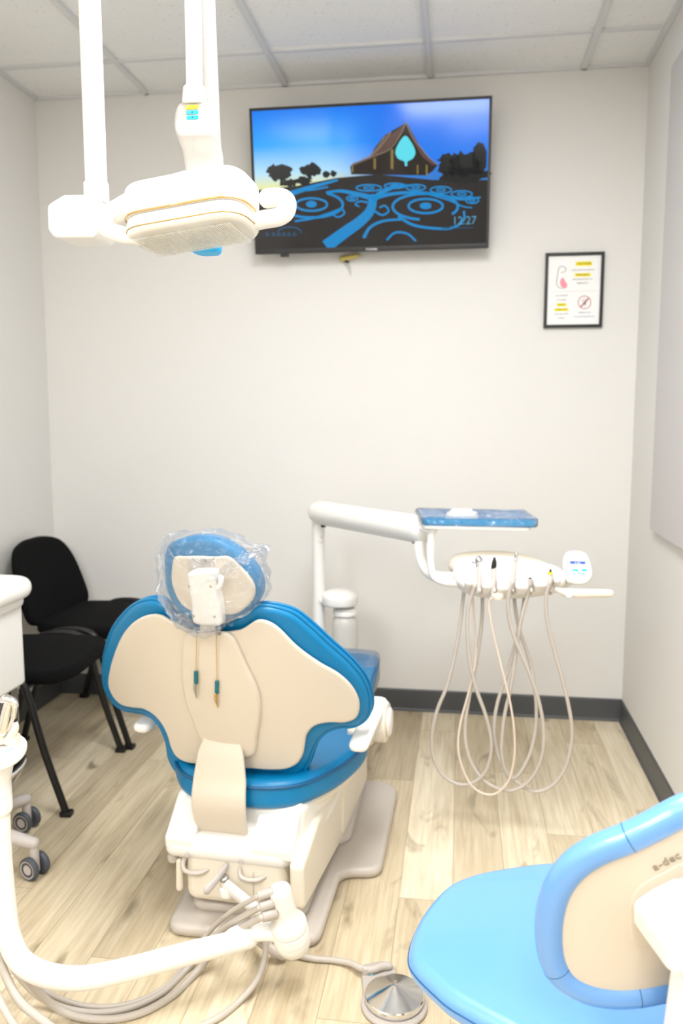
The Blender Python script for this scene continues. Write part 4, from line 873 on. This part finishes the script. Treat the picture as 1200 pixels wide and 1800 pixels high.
bm = newbm(); cx_ = ay(812, 905, 2.70).x; slab(bm, round2([(cx_-.055, 2.64), (cx_+.05, 2.63), (cx_+.052, 2.76), (cx_-.05, 2.77)], .008), flat_z(zz+.0045), 0, .020, .006, 3, 3, dome=.005); obj('folded_sheet', bm, 'paper', t)
bm = newbm(); slab(bm, round2([(cx_-.04, 2.655), (cx_+.03, 2.65), (cx_+.034, 2.75), (cx_-.036, 2.755)], .008), flat_z(zz+.025), 0, .009, .004, 3, 3, dome=.003); obj('top_sheet', bm, 'paper', t)
# ---- handpieces with their hoses
c5 = lambda x, y: (720+x/3.158, 940+y/3.158)
def hose(name, pts, y0, y1, r, mat, parent):
    n = len(pts); b = newbm(); sweep(b, [ay(*c5(*p), y0+(y1-y0)*i/(n-1)) for i, p in enumerate(pts)], r, 12, 6); return obj(name, b, mat, parent)
YI = YH-.035
def hp_thing(name, x, y, label): return thing(name, ay(x, y, YI), label, 'handpiece')
# 1 turbine with round chrome head
t = hp_thing('turbine_handpiece', 842, 1030, 'chrome headed drill handpiece, leftmost instrument in the holder of the delivery unit')
bm = newbm(); sweep(bm, [ay(841, 1040, YI), ay(841.5, 1020, YI), ay(841, 1003, YI), ay(839, 994, YI)], [.0085, .0085, .0068, .005], 16); obj('body', bm, 'hand', t)
bm = newbm(); sweep(bm, [ay(839, 996, YI), ay(838, 988, YI)], [.0055, .006], 14); a = ay(841, 984.5, YI); lathe(bm, [(0, -.012), (.009, -.011), (.0115, -.004), (.0115, .006), (.008, .010), (0, .011)], a, Vector((.35, -.7, .5)), 24); lathe(bm, [(0, 0), (.0045, 0), (.0045, .008), (0, .009)], ay(834, 988, YI), Vector((-.8, -.4, -.1)), 14); obj('head', bm, 'chrome', t)
hose('hose', [(360, 285), (345, 330), (322, 420), (320, 580), (335, 720), (370, 860), (420, 1000), (450, 1130), (448, 1230), (410, 1330), (340, 1380), (270, 1385), (190, 1340), (135, 1250), (122, 1130), (150, 980), (210, 830), (255, 640), (285, 450), (300, 315)], YI-.01, YH+.06, .0058, 'hose', t)
# 2 curing light with black tip
t = hp_thing('scaler_handpiece', 868, 1020, 'white instrument with pointed dark grey tip, second from left in the holder')
bm = newbm(); sweep(bm, [ay(864.5, 1052, YI), ay(866, 1036, YI), ay(867, 1015, YI), ay(868, 998, YI)], [.005, .008, .0095, .0085], 16); obj('body', bm, 'hand', t)
bm = newbm(); sweep(bm, [ay(867.5, 998, YI), ay(868.5, 988, YI), ay(868.7, 981, YI)], [.0088, .0075, .004], 16); obj('tip', bm, 'black', t)
hose('hose', [(452, 355), (440, 375), (450, 480), (480, 620), (525, 800), (560, 950), (580, 1100), (578, 1250), (545, 1370), (480, 1435), (420, 1440), (350, 1400), (290, 1290), (268, 1180), (280, 1050), (320, 900), (350, 780), (367, 640), (357, 480), (348, 330)], YI-.02, YH+.05, .0036, 'thinhose', t)
# 3 slim straight handpiece
t = hp_thing('straight_handpiece', 902, 1020, 'slim white handpiece with silver tip, middle instrument in the holder')
bm = newbm(); sweep(bm, [ay(899, 1034, YI), ay(901, 1015, YI), ay(904, 1000, YI), ay(906, 985, YI)], [.008, .0088, .0072, .006], 16); obj('body', bm, 'hand', t)
bm = newbm(); sweep(bm, [ay(906, 986, YI), ay(906.5, 980, YI), ay(907, 973, YI)], [.0068, .005, .0052], 16); obj('tip', bm, 'chrome', t)
bm = newbm(); a = ay(899.5, 1022, YI); b = ay(899, 1027, YI); rod(bm, a, b, .0094, bev=.001); obj('ring', bm, 'taupe', t)
hose('hose', [(568, 270), (550, 330), (545, 400), (560, 500), (600, 620), (660, 760), (715, 920), (742, 1080), (735, 1220), (690, 1330), (620, 1400), (540, 1420), (440, 1385), (360, 1300), (315, 1180), (308, 1050), (330, 900), (370, 700), (398, 500), (405, 325)], YI-.03, YH+.055, .0058, 'hose', t)
# 4 bare hose connector
t = thing('instrument_hose', ay(932, 1020, YI), 'grey hose ending in an empty metal connector, fourth from left in the holder', 'instrument hose')
bm = newbm(); rod(bm, ay(930.5, 1029, YI), ay(931.5, 1017, YI-.004), .0085, .0078); cn = obj('connector', bm, 'hub', t)
bm = newbm(); lathe(bm, [(0, 0), (.0058, 0), (.0058, .0006), (0, .0006)], ay(931.5, 1016.6, YI-.004), ay(931.5, 1017, YI-.004)-ay(930.5, 1029, YI), 16); obj('opening', bm, 'hole', cn)
hose('hose', [(666, 265), (655, 330), (615, 480), (592, 640), (560, 850), (530, 980), (512, 1120), (512, 1230), (535, 1320), (565, 1355), (600, 1335), (655, 1245), (692, 1120), (702, 980), (690, 830), (660, 680), (615, 550), (590, 440), (577, 325)], YI, YH+.065, .0058, 'hose', t)
# 5 syringe tip
t = hp_thing('air_water_syringe', 966, 1012, 'handpiece with small black and yellow nozzle, rightmost in the holder')
bm = newbm(); sweep(bm, [ay(963, 1034, YI), ay(965, 1022, YI), ay(966.5, 1011, YI)], [.0085, .0105, .0095], 16); obj('body', bm, 'hand', t)
bm = newbm(); rod(bm, ay(966.5, 1009, YI-.003), ay(967, 1005.5, YI-.003), .0085, .0065, bev=.001); obj('collar', bm, 'yellow', t)
bm = newbm(); sweep(bm, [ay(967, 1006, YI-.003), ay(967.4, 1000.5, YI-.003)], [.0052, .0022], 12); obj('nozzle', bm, 'black', t)
hose('hose', [(778, 265), (757, 335), (760, 460), (790, 600), (840, 780), (875, 920), (900, 1080), (890, 1200), (850, 1320), (780, 1400), (700, 1425), (640, 1405), (570, 1350), (500, 1250), (470, 1120), (470, 1030), (490, 920), (530, 800), (575, 650), (605, 520), (630, 400), (638, 325)], YI-.015, YH+.07, .0058, 'hose', t)
# ================================================================== DENTAL LIGHT
YL = 1.42
dl = thing('dental_light', (-.46, YL, HC), 'white dental operating light hanging from ceiling poles in front of the television', 'dental light')
YQ = 1.72
pp0, pp1 = ay(166, 0, YQ), ay(170, 345, YQ)
bm = newbm(); rod(bm, (pp1.x, YQ, pp1.z), (pp1.x-.002, YQ, HC), .0225, seg=28); pole = obj('pole', bm, 'white', dl)
bm = newbm(); a = ay(169, 330, YQ); b = ay(170, 356, YQ); rod(bm, b, a+Vector((0, 0, .01)), .026, seg=28); obj('pole_collar', bm, 'white', dl)
bm = newbm(); lathe(bm, [(0, 0), (.07, 0), (.075, -.006), (.07, -.02), (.028, -.028), (0, -.028)], (pp1.x, YQ, HC), (0, 0, 1), 36); obj('ceiling_flange', bm, 'white', dl)
# knuckle box at the foot of the pole, octagonal
kc = ay(147, 385, YQ); 
bm = newbm(); ro = [(-.058, -.03), (-.045, -.046), (.045, -.046), (.056, -.02), (.056, .02), (.045, .040), (-.02, .040), (-.058, .020)]
slab(bm, round2(ro, .016, 4), lambda u, v, w: Vector((kc.x+u, YQ+w, kc.z+v+.10*(u+.05)*-.3)), -.048, .048, .006, 4, 2); obj('knuckle', bm, 'white', dl, sharp=25)
bm = newbm(); c = ay(156, 418, YQ-.02); lathe(bm, [(0, -.004), (.012, -.004), (.018, .004), (0, .005)], c, (0, 0, 1), 20); obj('knuckle_screw', bm, 'hub', dl)
# arm from the knuckle to the yoke behind the head
bm = newbm(); sweep(bm, [ay(185, 385, YQ), ay(260, 350, 1.60), ay(345, 330, 1.50)], [.026, .030, .034], 20, rx=.8, up=(0, 0, 1)); obj('arm', bm, 'white', dl)
bm = newbm(); c = ay(392, 312, 1.50); box(bm, c, (.016, .05, .036), .005); obj('arm_end_cap', bm, 'white', dl)
# rear tapered pole
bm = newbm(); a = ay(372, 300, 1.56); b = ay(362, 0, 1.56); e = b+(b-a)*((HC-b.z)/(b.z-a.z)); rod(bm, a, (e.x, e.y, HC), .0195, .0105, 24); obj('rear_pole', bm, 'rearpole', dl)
# front tube, collar and switch paddle
q0, q1 = ay(341, 0, 1.46), ay(342, 170, 1.46)
bm = newbm(); rod(bm, q1, (q0.x, q0.y, HC), .0142, seg=24); obj('tube', bm, 'white', dl)
bm = newbm(); a, b = ay(342, 184, 1.46), ay(342, 151, 1.46); rod(bm, a, b, .0215, .0195, 28, .004); obj('tube_collar', bm, 'white', dl)
PY = 1.45
pdl = [(313, 181), (330, 175), (350, 175), (368, 181), (377, 198), (383, 230), (387, 256), (388, 300), (389, 334), (358, 336), (325, 336), (323, 300), (319, 256), (310, 232), (305, 215), (306, 195)]
PS = lambda u, v, w: Vector((u, PY-w-(.02*math.exp(-((v-pz)/.02)**2)), v))
pz = ay(342, 243, PY).z
po_ = smooth2([(lambda p: (p.x, p.z))(ay(x, y, PY)) for x, y in pdl], 5)
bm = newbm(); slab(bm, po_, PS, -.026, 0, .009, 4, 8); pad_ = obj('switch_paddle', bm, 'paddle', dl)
for (y, x0, x1, mt) in ((188, 326.5, 348.5, 'btn_yellow'), (197.3, 327, 348.5, 'btn_blue'), (206.8, 328, 349, 'btn_blue'), (216, 328.5, 350, 'btn_pale')):
    bm = newbm(); a = ay(x0, y-3, PY-.001); b = ay(x1, y+3, PY-.001)
    slab(bm, round2([(a.x, b.z), (b.x, b.z), (b.x, a.z), (a.x, a.z)], .0025, 4), PS, -.001, .0012, .0006, 2, 1); bt = obj('light_button', bm, mt, pad_)
    if mt != 'btn_pale':
        bm = newbm(); m_ = (a+b)/2; lathe(bm, [(0, 0), (.0015, 0), (.0015, .0002), (0, .0003)], PS(m_.x, m_.z, .0013), (0, -1, 0), 14); obj('button_icon', bm, pmat('dark_blue_print', (20, 80, 110), .5) if mt == 'btn_blue' else 'yellow', bt)
# head: local frame with yaw, roll and tilt
hc = ay(338, 378, YL); Rm = Matrix.Rotation(math.radians(-9), 3, 'Z') @ Matrix.Rotation(math.radians(-5.0), 3, 'Y') @ Matrix.Rotation(math.radians(-9), 3, 'X')
LH = lambda u, v, w: hc+Rm @ Vector((u, v, w))
bm = newbm(); slab(bm, round2([(-.114, -.062), (.114, -.062), (.114, .062), (-.114, .062)], .05, 8), LH, -.006, .052, .016, 6, 5, dome=.006); obj('lamp_housing', bm, 'white', dl)
bm = newbm(); slab(bm, round2([(-.112, -.060), (.112, -.060), (.112, .060), (-.112, .060)], .05, 8), LH, -.040, -.0065, .010, 5, 5, dome_lo=.004); lens = obj('lens_cover', bm, 'lens', dl)
bm = newbm(); pth = [LH(x, y, -.0065) for x, y in round2([(-.1135, -.0615), (.1135, -.0615), (.1135, .0615), (-.1135, .0615)], .05, 8)]; sweep(bm, pth+[pth[0]], .0016, 8, sub=1, cap=False)
pth = [LH(x, y, -.030) for x, y in round2([(-.1125, -.0605), (.1125, -.0605), (.1125, .0605), (-.1125, .0605)], .05, 8)]; sweep(bm, pth+[pth[0]], .0010, 8, sub=1, cap=False); obj('lens_rim', bm, 'gold', lens)
bm = newbm()
for i in range(46):
    x = -.09+.18*i/45; rod(bm, LH(x, -.045, -.0455), LH(x, .045, -.0455), .0009, seg=6, bev=.0003)
ob_ = obj('lens_rib', bm, 'lens', lens); ob_['kind'] = 'stuff'
bm = newbm(); slab(bm, round2([(-.106, -.054), (.106, -.054), (.106, .054), (-.106, .054)], .045, 8), LH, -.010, -.0070, .001, 1, 2); obj('reflector_plate', bm, 'paper', lens)
for x in (-.075, .0, .075):
    bm = newbm(); lathe(bm, [(.004, -.010), (.018, -.016), (.030, -.028), (.0305, -.028), (.018, -.014), (.004, -.008)], LH(x, -.005, 0), Rm @ Vector((0, 0, 1)), 28); obj('reflector', bm, 'tan' if x else 'white', lens)
bm = newbm(); box(bm, LH(.0, -.0635, -.006), (.014, .003, .004), .001, Rm); obj('clasp', bm, 'tan', dl)
bm = newbm(); h0 = ay(355, 428, 1.47); slab(bm, smooth2([(h0.x-.022, 1.47), (h0.x+.024, 1.47), (h0.x+.02, 1.52), (h0.x-.018, 1.52)], 6), flat_z(h0.z), -.014, .010, .009, 4, 2); obj('sensor_button', bm, 'btn_blue', dl)
# handles
bm = newbm(); sweep(bm, [ay(440, 391, YL), ay(468, 385, YL-.005), ay(492, 380, YL-.012), ay(503, 370, YL-.014), ay(503, 356, YL-.014), ay(494, 349, YL-.014), ay(470, 349, YL-.014)], [.015, .0155, .0155, .0155, .0165, .0165, .0165], 20, sub=7); obj('handle', bm, 'white', dl)
bm = newbm(); sweep(bm, [ay(245, 417, YL-.01), ay(215, 413, YL-.012), ay(190, 404, YL-.016), ay(180, 394, YL-.018), ay(180, 384, YL-.018), ay(184, 379, YL-.02)], [.014, .015, .0145, .0155, .018, .018], 20, sub=7); obj('handle', bm, 'white', dl)
# ================================================================== VISITOR CHAIRS
def make_chair(label):
    t = thing('visitor_chair', (0, 0, 0), label, 'chair', 'black visitor chairs')
    bm = newbm(); so_ = smooth2([(-.2, -.2), (0, -.215), (.2, -.2), (.235, -.1), (.24, .05), (.225, .17), (.15, .215), (0, .225), (-.15, .215), (-.225, .17), (-.24, .05), (-.235, -.1)], 5)
    slab(bm, so_, flat_z(.435), 0, .05, .022, 5, 6, dome=.012); obj('seat', bm, 'fabric', t)
    bm = newbm(); sfb = lambda u, v, w: Vector((u, -.235-.30*(v-.52)+.35*u*u+w, v))
    bo_ = [(x*1.08, z-.042) for x, z in smooth2([(-.20, .515), (0, .500), (.20, .515), (.222, .54), (.225, .62), (.205, .74), (.16, .81), (.08, .838), (0, .842), (-.08, .838), (-.16, .81), (-.205, .74), (-.225, .62), (-.222, .54)], 5)]
    slab(bm, bo_, sfb, -.022, .022, .016, 4, 5, dome=.006, ctr=(0, .63)); obj('backrest', bm, 'fabric', t)
    for s in (-1, 1):
        bm = newbm(); sweep(bm, [(s*.262, .215, .012), (s*.262, .15, .22), (s*.262, .105, .40), (s*.262, .085, .455), (s*.262, .045, .475), (s*.262, -.06, .475), (s*.262, -.10, .458), (s*.262, -.125, .40), (s*.262, -.19, .20), (s*.262, -.245, .012)], .0125, 14, 6); obj('leg_frame', bm, 'tube', t)
        for y in (.217, -.247):
            bm = newbm(); box(bm, (s*.262, y, .009), (.034, .040, .018), .005); obj('foot_cap', bm, 'black', t)
        bm = newbm(); sweep(bm, [(s*.10, -.08, .425), (s*.10, -.18, .428), (s*.10, -.235, .45), (s*.10, -.258, .50), (s*.10, -.275, .58)], .0105, 12, 5); obj('back_support', bm, 'tube', t)
    for y in (-.08, .08):
        bm = newbm(); rod(bm, (-.262, y, .424 if abs(y) > 1 else .428), (.262, y, .428), .0105, seg=12); obj('cross_bar', bm, 'tube', t)
    return t
c0 = make_chair('black visitor chair in the back left corner, its whole backrest in view')
index_kids()
c1 = copy_tree(c0); c1['label'] = 'black visitor chair nearer the white cart, its seat in front of the corner chair'
c0.location = (-1.50, 3.275, 0); c0.rotation_euler = (0, 0, -PI/2-.03)
c1.location = (-1.515, 2.70, 0); c1.rotation_euler = (0, 0, -PI/2+.06)
# ================================================================== WHITE CART ON CASTERS
CC = Vector((-1.457, 2.11, 0))
ct = thing('mobile_cart', CC, 'white rounded equipment cart on twin wheel casters at the left edge', 'cart')
zt1 = ay(45, 1018, 2.22).z; zb1 = ay(48, 1197, 2.25).z; zm1 = ay(42, 1275, 2.2).z
xe = ay(65, 1035, 2.25).x
bm = newbm(); slab(bm, round2([(CC.x-.29, CC.y-.20), (xe-.003, CC.y-.20), (xe+.006, CC.y+.16), (CC.x-.29, CC.y+.16)], .09, 8), flat_z(0), zt1-.055, zt1+.006, .028, 6, 4); obj('top_cover', bm, 'white', ct)
bm = newbm(); slab(bm, round2([(CC.x-.26, CC.y-.175), (xe-.040, CC.y-.175), (xe-.036, CC.y+.13), (CC.x-.26, CC.y+.13)], .03, 6), flat_z(0), zb1, zt1-.045, .012, 4, 3); slab(bm, round2([(CC.x-.28, CC.y-.19), (xe-.026, CC.y-.19), (xe-.020, CC.y+.15), (CC.x-.28, CC.y+.15)], .08, 8), flat_z(0), zt1-.085, zt1-.045, .018, 5, 3); obj('body', bm, 'white', ct)
bm = newbm(); slab(bm, round2([(CC.x-.14, CC.y-.12), (xe-.050, CC.y-.12), (xe-.050, CC.y+.105), (CC.x-.14, CC.y+.125)], .02, 5), flat_z(0), zm1, zb1+.01, .012, 4, 2); mb = obj('metal_box', bm, 'steel', ct)
bm = newbm(); box(bm, (xe-.0495, CC.y+.05, (zm1+zb1)/2+.03), (.003, .004, .09)); obj('vent_slot', bm, 'hole', mb)
bm = newbm(); rod(bm, (CC.x, CC.y, .10), (CC.x, CC.y, zm1+.02), .03, seg=24); obj('column', bm, 'hub', ct)
bm = newbm(); zr = .235; lathe(bm, [(.02, .0), (.14, .0), (.182, .03), (.202, .075), (.195, .078), (.167, .035), (.135, .012), (.02, .012)], (CC.x, CC.y, zr), (0, 0, 1), 48); bs = obj('basket', bm, 'black', ct)
bm = newbm(); lathe(bm, [(.140, -.004), (.186, .026), (.207, .074), (.203, .078), (.181, .031), (.138, .0)], (CC.x, CC.y, zr), (0, 0, 1), 48); obj('basket_rim', bm, 'chrome', bs)
def caster(p, yaw, parent):
    d = Vector((math.cos(yaw), math.sin(yaw), 0)); ax_ = Vector((-d.y, d.x, 0)); c = Vector((p.x, p.y, .034))
    t = bmesh.new(); rod(t, (p.x, p.y, .03), (p.x, p.y, .095), .014, seg=16); box(t, c+Vector((0, 0, .004)), (.024, .024, .05), .006); co = obj('caster', t, 'hub', parent)
    for s in (-1, 1):
        b = newbm(); lathe(b, [(0.012, -.008), (.028, -.009), (.033, -.006), (.034, 0), (.033, .006), (.028, .009), (.012, .008)], c+ax_*s*.021, ax_, 32); obj('wheel', b, 'tyre', co)
        b = newbm(); lathe(b, [(0, .0075), (.022, .0085), (.026, .0095), (.026, .006), (0, .006)], c+ax_*s*.021, ax_*s, 28); obj('wheel_hub', b, 'hub', co)
for i in range(5):
    a = math.radians(-3+72*i); R1 = .255; e = CC+Vector((math.cos(a)*R1, math.sin(a)*R1, 0)); b = newbm()
    sweep(b, [CC+Vector((0, 0, .135)), CC*.5+e*.5+Vector((0, 0, .122)), e+Vector((0, 0, .102))], [.030, .023, .018], 14, up=(0, 0, 1)); obj('base_leg', b, 'hub', ct)
    caster(e, [2.83, 2.95, .5, 1.6, 2.4][i], ct)
bm = newbm(); lathe(bm, [(0, .10), (.055, .10), (.06, .11), (.055, .155), (.035, .17), (0, .17)], CC, (0, 0, 1), 32); obj('base_hub', bm, 'hub', ct)
# ================================================================== STOOL
ST = Frame((.235, 1.19, 0), math.radians(22)); SW = ST.w
st = thing('dentist_stool', (.235, 1.19, 0), 'blue upholstered rolling stool with cream backed curved backrest in the foreground', 'stool')
zs = .50
sx_ = [(718, 1672), (726, 1630), (752, 1585), (790, 1548), (835, 1530), (900, 1518), (960, 1511), (1010, 1512)]
def sloc(x, y, z): p = ST.loc(az(x, y, z)); return (p.x, p.y)
so_ = [sloc(x, y, zs) for x, y in sx_]
lo_ = [sloc(x, y, zs) for x, y in [(726, 1690), (762, 1727), (800, 1757)]]
seat_o = smooth2(so_+[(.16, .20), (.215, .12), (.235, .0), (.23, -.12), (.18, -.19), (.05, -.215), (-.06, -.20)]+lo_[::-1], 5)
ssf = lambda u, v, w: SW(u, v, zs+w)
bm = newbm(); slab(bm, seat_o, ssf, -.044, .0, .02, 6, 6, dome=.008); sc_ = obj('seat_cushion', bm, 'stool_vinyl', st)
bm = newbm(); pth = [ssf(p.x, p.y, -.020) for p in inset(seat_o, -.0004)]; sweep(bm, pth+[pth[0]], .0012, 6, sub=1, cap=False); obj('seam', bm, 'vinyl_piping', sc_)
bm = newbm(); slab(bm, inset(seat_o, .025), ssf, -.070, -.042, .01, 3, 3); obj('seat_pan', bm, 'ivory', st)
bm = newbm(); rod(bm, SW(0, 0, .10), SW(0, 0, zs-.07), .028, seg=24); obj('column', bm, 'hub', st)
for i in range(5):
    a = math.radians(200+72*i); e = SW(.25*math.cos(a), .25*math.sin(a), 0); c = SW(0, 0, 0); b = newbm(); sweep(b, [c+Vector((0, 0, .12)), c*.5+e*.5+Vector((0, 0, .11)), e+Vector((0, 0, .098))], [.034, .028, .022], 14, up=(0, 0, 1)); obj('base_leg', b, 'hub', st); caster(e, a+.6, st)
# backrest: padded rim around a cream shell
RS = lambda x, z: -.165-.22*(z-.65)+1.15*(x-.05)**2
def rhit(x, y, off=0): h = ST.hit(x, y, lambda a, b: RS(a, b)+off); return h
rim_px = [(1200, 1424), (1150, 1450), (1105, 1472), (1050, 1494), (1010, 1520), (982, 1556), (968, 1600), (965, 1645), (972, 1686), (992, 1718), (1030, 1738), (1075, 1746), (1120, 1744), (1175, 1734)]
rim_l = [(lambda h: (h.x, h.z))(rhit(*p)) for p in rim_px]
loop = rim_l+[(.05, .594)]+[(.1-x, z) for x, z in rim_l[::-1]]+[(.0, .886), (.05, .892), (.1, .886)][::-1]
loopP = [SW(u, RS(u, v), v) for u, v in loop]
cl_ = catmull(loopP, 5, True); bm = newbm()
sweep(bm, cl_+[cl_[0], cl_[1]], .0185, 18, sub=1, cap=False, rx=1.0); rim_o = obj('backrest_rim', bm, 'stool_vinyl', st)
bm = newbm()
for (x, y) in ((1103, 1474), (978, 1702), (1123, 1744)):
    h = rhit(x, y); p = SW(h.x, h.y, h.z); j = min(range(len(cl_)), key=lambda i: (cl_[i]-p).length); tn = (cl_[(j+1) % len(cl_)]-cl_[j-1]).normalized()
    lathe(bm, [(.0185, -.0006), (.0189, 0), (.0185, .0006)], cl_[j], tn, 28)
obj('rim_seam', bm, 'vinyl_piping', rim_o)
lo2 = smooth2(loop, 5)
bm = newbm(); slab(bm, inset(lo2, .008), lambda u, v, w: SW(u, RS(u, v)-w, v), -.012, .010, .004, 3, 6); obj('backrest_shell', bm, 'shell', st)
bm = newbm(); slab(bm, inset(lo2, .014), lambda u, v, w: SW(u, RS(u, v)+.012+w, v), 0, .03, .014, 4, 6, dome=.02); obj('backrest_pad', bm, 'stool_vinyl', st)
# mounting plate outline and arm bracket
pl = [(1105, 1625), (1108, 1580), (1125, 1555), (1170, 1530), (1200, 1515)]
pll = [(lambda h: (h.x, h.z))(rhit(*p, -.01)) for p in pl]; plb = [(lambda h: (h.x, h.z))(rhit(*p, -.01)) for p in [(1112, 1655), (1130, 1664), (1170, 1660)]]
plo = smooth2(plb[::-1]+pll+[(.1-x, z) for x, z in pll[::-1]]+[(.1-x, z) for x, z in plb], 4)
bm = newbm(); slab(bm, plo, lambda u, v, w: SW(u, RS(u, v)-.009-w, v), -.002, .0035, .002, 3, 3); obj('mounting_plate', bm, 'shell', st)
al = [(lambda h: (h.x, h.z))(rhit(*p, -.03)) for p in [(1124, 1638), (1124, 1604), (1130, 1594), (1160, 1574), (1200, 1555)]]
ao = round2(al+[(.1-x, z) for x, z in al[::-1]], .008, 4)
bm = newbm(); slab(bm, ao, lambda u, v, w: SW(u, RS(u, v)-.01-w, v-.25*max(0, w-.02)), -.005, .085, .016, 5, 4); obj('backrest_bracket', bm, 'white', st)
xl_ = al[0][0]+.036; yb_ = RS(.05, .66)-.085
bm = newbm(); slab(bm, round2([(xl_, yb_-.012), (.1-xl_, yb_-.012), (.1-xl_, yb_+.055), (xl_, yb_+.055)], .014, 4), lambda u, v, w: SW(u, v+.12*max(0, .66-w), w), .40, .70, .012, 4, 3); obj('backrest_post', bm, 'white', st)
bm = newbm(); sweep(bm, [SW(0, 0, .405), SW(.03, -.12, .405), SW(.05, yb_+.05, .41)], .03, 16, sub=3); obj('under_bar', bm, 'white', st)
# maker's lettering on the shell
h = rhit(1171, 1515, -.011); hL = rhit(1160, 1520, -.011); hR = rhit(1184, 1508, -.011)
o_ = SW(h.x, h.y, h.z); rx_ = (SW(hR.x, hR.y, hR.z)-SW(hL.x, hL.y, hL.z)).normalized(); u1 = rhit(1171, 1495, -.011); up_v = SW(u1.x, u1.y, u1.z)-o_; up_v = (up_v-rx_*up_v.dot(rx_)).normalized()
bm = newbm(); text_bm(bm, 'a-dec', .017, o_, rx_, up_v, .0004); obj('maker_lettering', bm, 'logo', st)
for o in list(bpy.data.objects):
    if o.type == 'LIGHT' and 'label' not in o: pass
